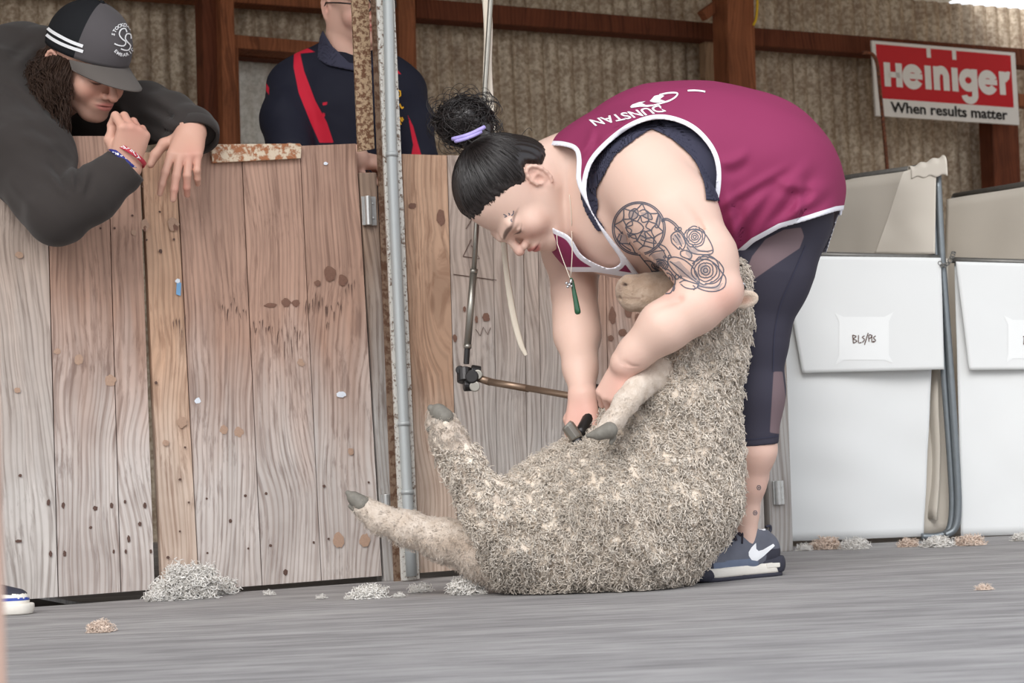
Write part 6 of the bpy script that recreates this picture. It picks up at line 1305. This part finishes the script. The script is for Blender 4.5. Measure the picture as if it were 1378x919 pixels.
V, F_ = sdf_mesh([ell(BF.w(-.4, 0, 1.2), np.array([9.9, 8.1, 9.6])*BF.sc, BF.R, .01), ell(BF.w(-3.5, 0, -2), np.array([6.8, 7.4, 7])*BF.sc, BF.R, .01)], .0035, post=lambda Q, d: np.maximum(d-.0015*np.sin(BF.l(Q)[:, 1]*6), -(BF.l(Q)[:, 2]-np.interp(BF.l(Q)[:, 0], [-10, -6, -3.2, -1, 2, 7, 9], [-9, -8, -2.5, -3.0, .5, 4, 5]))*.008)); mesh('hair', V, F_, MT['strand_brown'], BM, label='short brown hair')
mb = MB()
for s in (1, -1):
    mb.tube([BF.w(11.2, s*3.3+2.5*math.cos(q), -3.0+2.1*math.sin(q)) for q in np.linspace(0, 2*math.pi, 25)], .0018, 6, cap=False); mb.tube([BF.w(11.0, s*5.8, -2.4), BF.w(7, s*7.4, -2.3), BF.w(-1.2, s*7.9, -2.6), BF.w(-2.6, s*7.9, -4.0)], .002, 6)
mb.tube(spline([BF.w(11.3, -.9, -2.4), BF.w(11.8, 0, -2.1), BF.w(11.3, .9, -2.4)], 8), .0016, 6); mb.build('glasses', MT['black_metal'], BM, smooth=True, label='dark round glasses')
V, F_ = sdf_mesh(chain([(470, 420, 4.88, 80), (440, 560, 4.9, 46), (440, 775, 4.92, 32)], .04)+chain([(500, 420, 4.88, 78), (510, 560, 4.9, 46), (512, 772, 4.92, 32)], .04), .008, post=lambda Q, d: np.maximum(d, .03-Q[:, 2])); mesh('trousers', V, F_, MT['jeans'], BM)
for x in (440, 512): q = P(x, 770, 4.92)*np.array([1, 1, 0]); V, F_ = sdf_mesh([cone(q+np.array([0, .03, .04]), q+np.array([0, -.16, .035]), .042, .036)], .006, post=lambda Q, d: np.maximum(d, .001-Q[:, 2])); mesh('shoe', V, F_, MT['shoe_dark'], BM)
# shoe standing in front of the gate at the left edge
o = thing('shoe', 'toe of a white and blue shoe at the left edge, before the grey gate', 'shoe', G(20, 832))
SF = Frame(G(48, 829)+np.array([-.30, .10, 0]), np.array([1, -.10, 0.]), np.array([0, 0, 1.]), .0105); u = SF.sc
V, F_ = sdf_mesh([cone(SF.w(4, 0, 4.5), SF.w(14, 0, 4), .035, .034), cone(SF.w(14, 0, 4), SF.w(23.5, 0, 2.6), .035, .024), cone(SF.w(4.5, 0, 5), SF.w(5, 0, 9), .033, .033)], .003, post=lambda Q, d: np.maximum(d, (1.2-SF.l(Q)[:, 2])*.01)); c = SF.l(V)[F_].mean(1)
up_ = mesh('upper', V, F_, [MT['shoe_dark'], simple('blue_shoe_band', srgb(60, 80, 160), .6), MT['shoe_white']], o, midx=np.where((c[:, 2] > 2.6) & (c[:, 2] < 3.1), 1, np.where(c[:, 2] < 2.6, 2, np.where((c[:, 2] < 3.9), 2, 0)))); 
V, F_ = sdf_mesh([cone(SF.w(3.5, 0, 1.5), SF.w(14, 0, 1.5), .040, .042), cone(SF.w(14, 0, 1.5), SF.w(23.8, 0, 1.5), .042, .030)], .003, post=lambda Q, d: np.maximum(np.maximum(d, -Q[:, 2]+.0005), Q[:, 2]-.022)); mesh('sole', V, F_, MT['shoe_white'], o, label='white sole')
# ---------------------------------------------------------------- light
w = bpy.data.worlds.new('daylight'); SC.world = w; w.use_nodes = True; nt = w.node_tree; bg = nt.nodes['Background']
tc = nt.nodes.new('ShaderNodeTexCoord'); sp = nt.nodes.new('ShaderNodeSeparateXYZ'); nt.links.new(tc.outputs['Generated'], sp.inputs[0])
rp = nt.nodes.new('ShaderNodeValToRGB'); mr = nt.nodes.new('ShaderNodeMapRange'); mr.inputs[1].default_value = -1; nt.links.new(sp.outputs[2], mr.inputs[0]); nt.links.new(mr.outputs[0], rp.inputs[0])
e = rp.color_ramp.elements; e[0].position = .0; e[0].color = (.42, .39, .36, 1); e[1].position = 1; e[1].color = (.75, .85, 1.0, 1)
x = e.new(.49); x.color = (.5, .47, .43, 1); x = e.new(.53); x.color = (.95, .97, 1.0, 1)
nt.links.new(rp.outputs[0], bg.inputs[0]); bg.inputs[1].default_value = 1.15
sd = bpy.data.lights.new('sun', 'SUN'); sd.energy = 1.7; sd.angle = math.radians(40); sd.color = (1, .97, .93); so = bpy.data.objects.new('sun', sd); COL.objects.link(so)
so.rotation_euler = Vector((.30, 1.0, -.80)).to_track_quat('-Z', 'Y').to_euler()
vs = SC.view_settings; vs.view_transform = 'Standard'; vs.look = 'None'; vs.gamma = 1; vs.use_curve_mapping = False; vs.exposure = 0.5
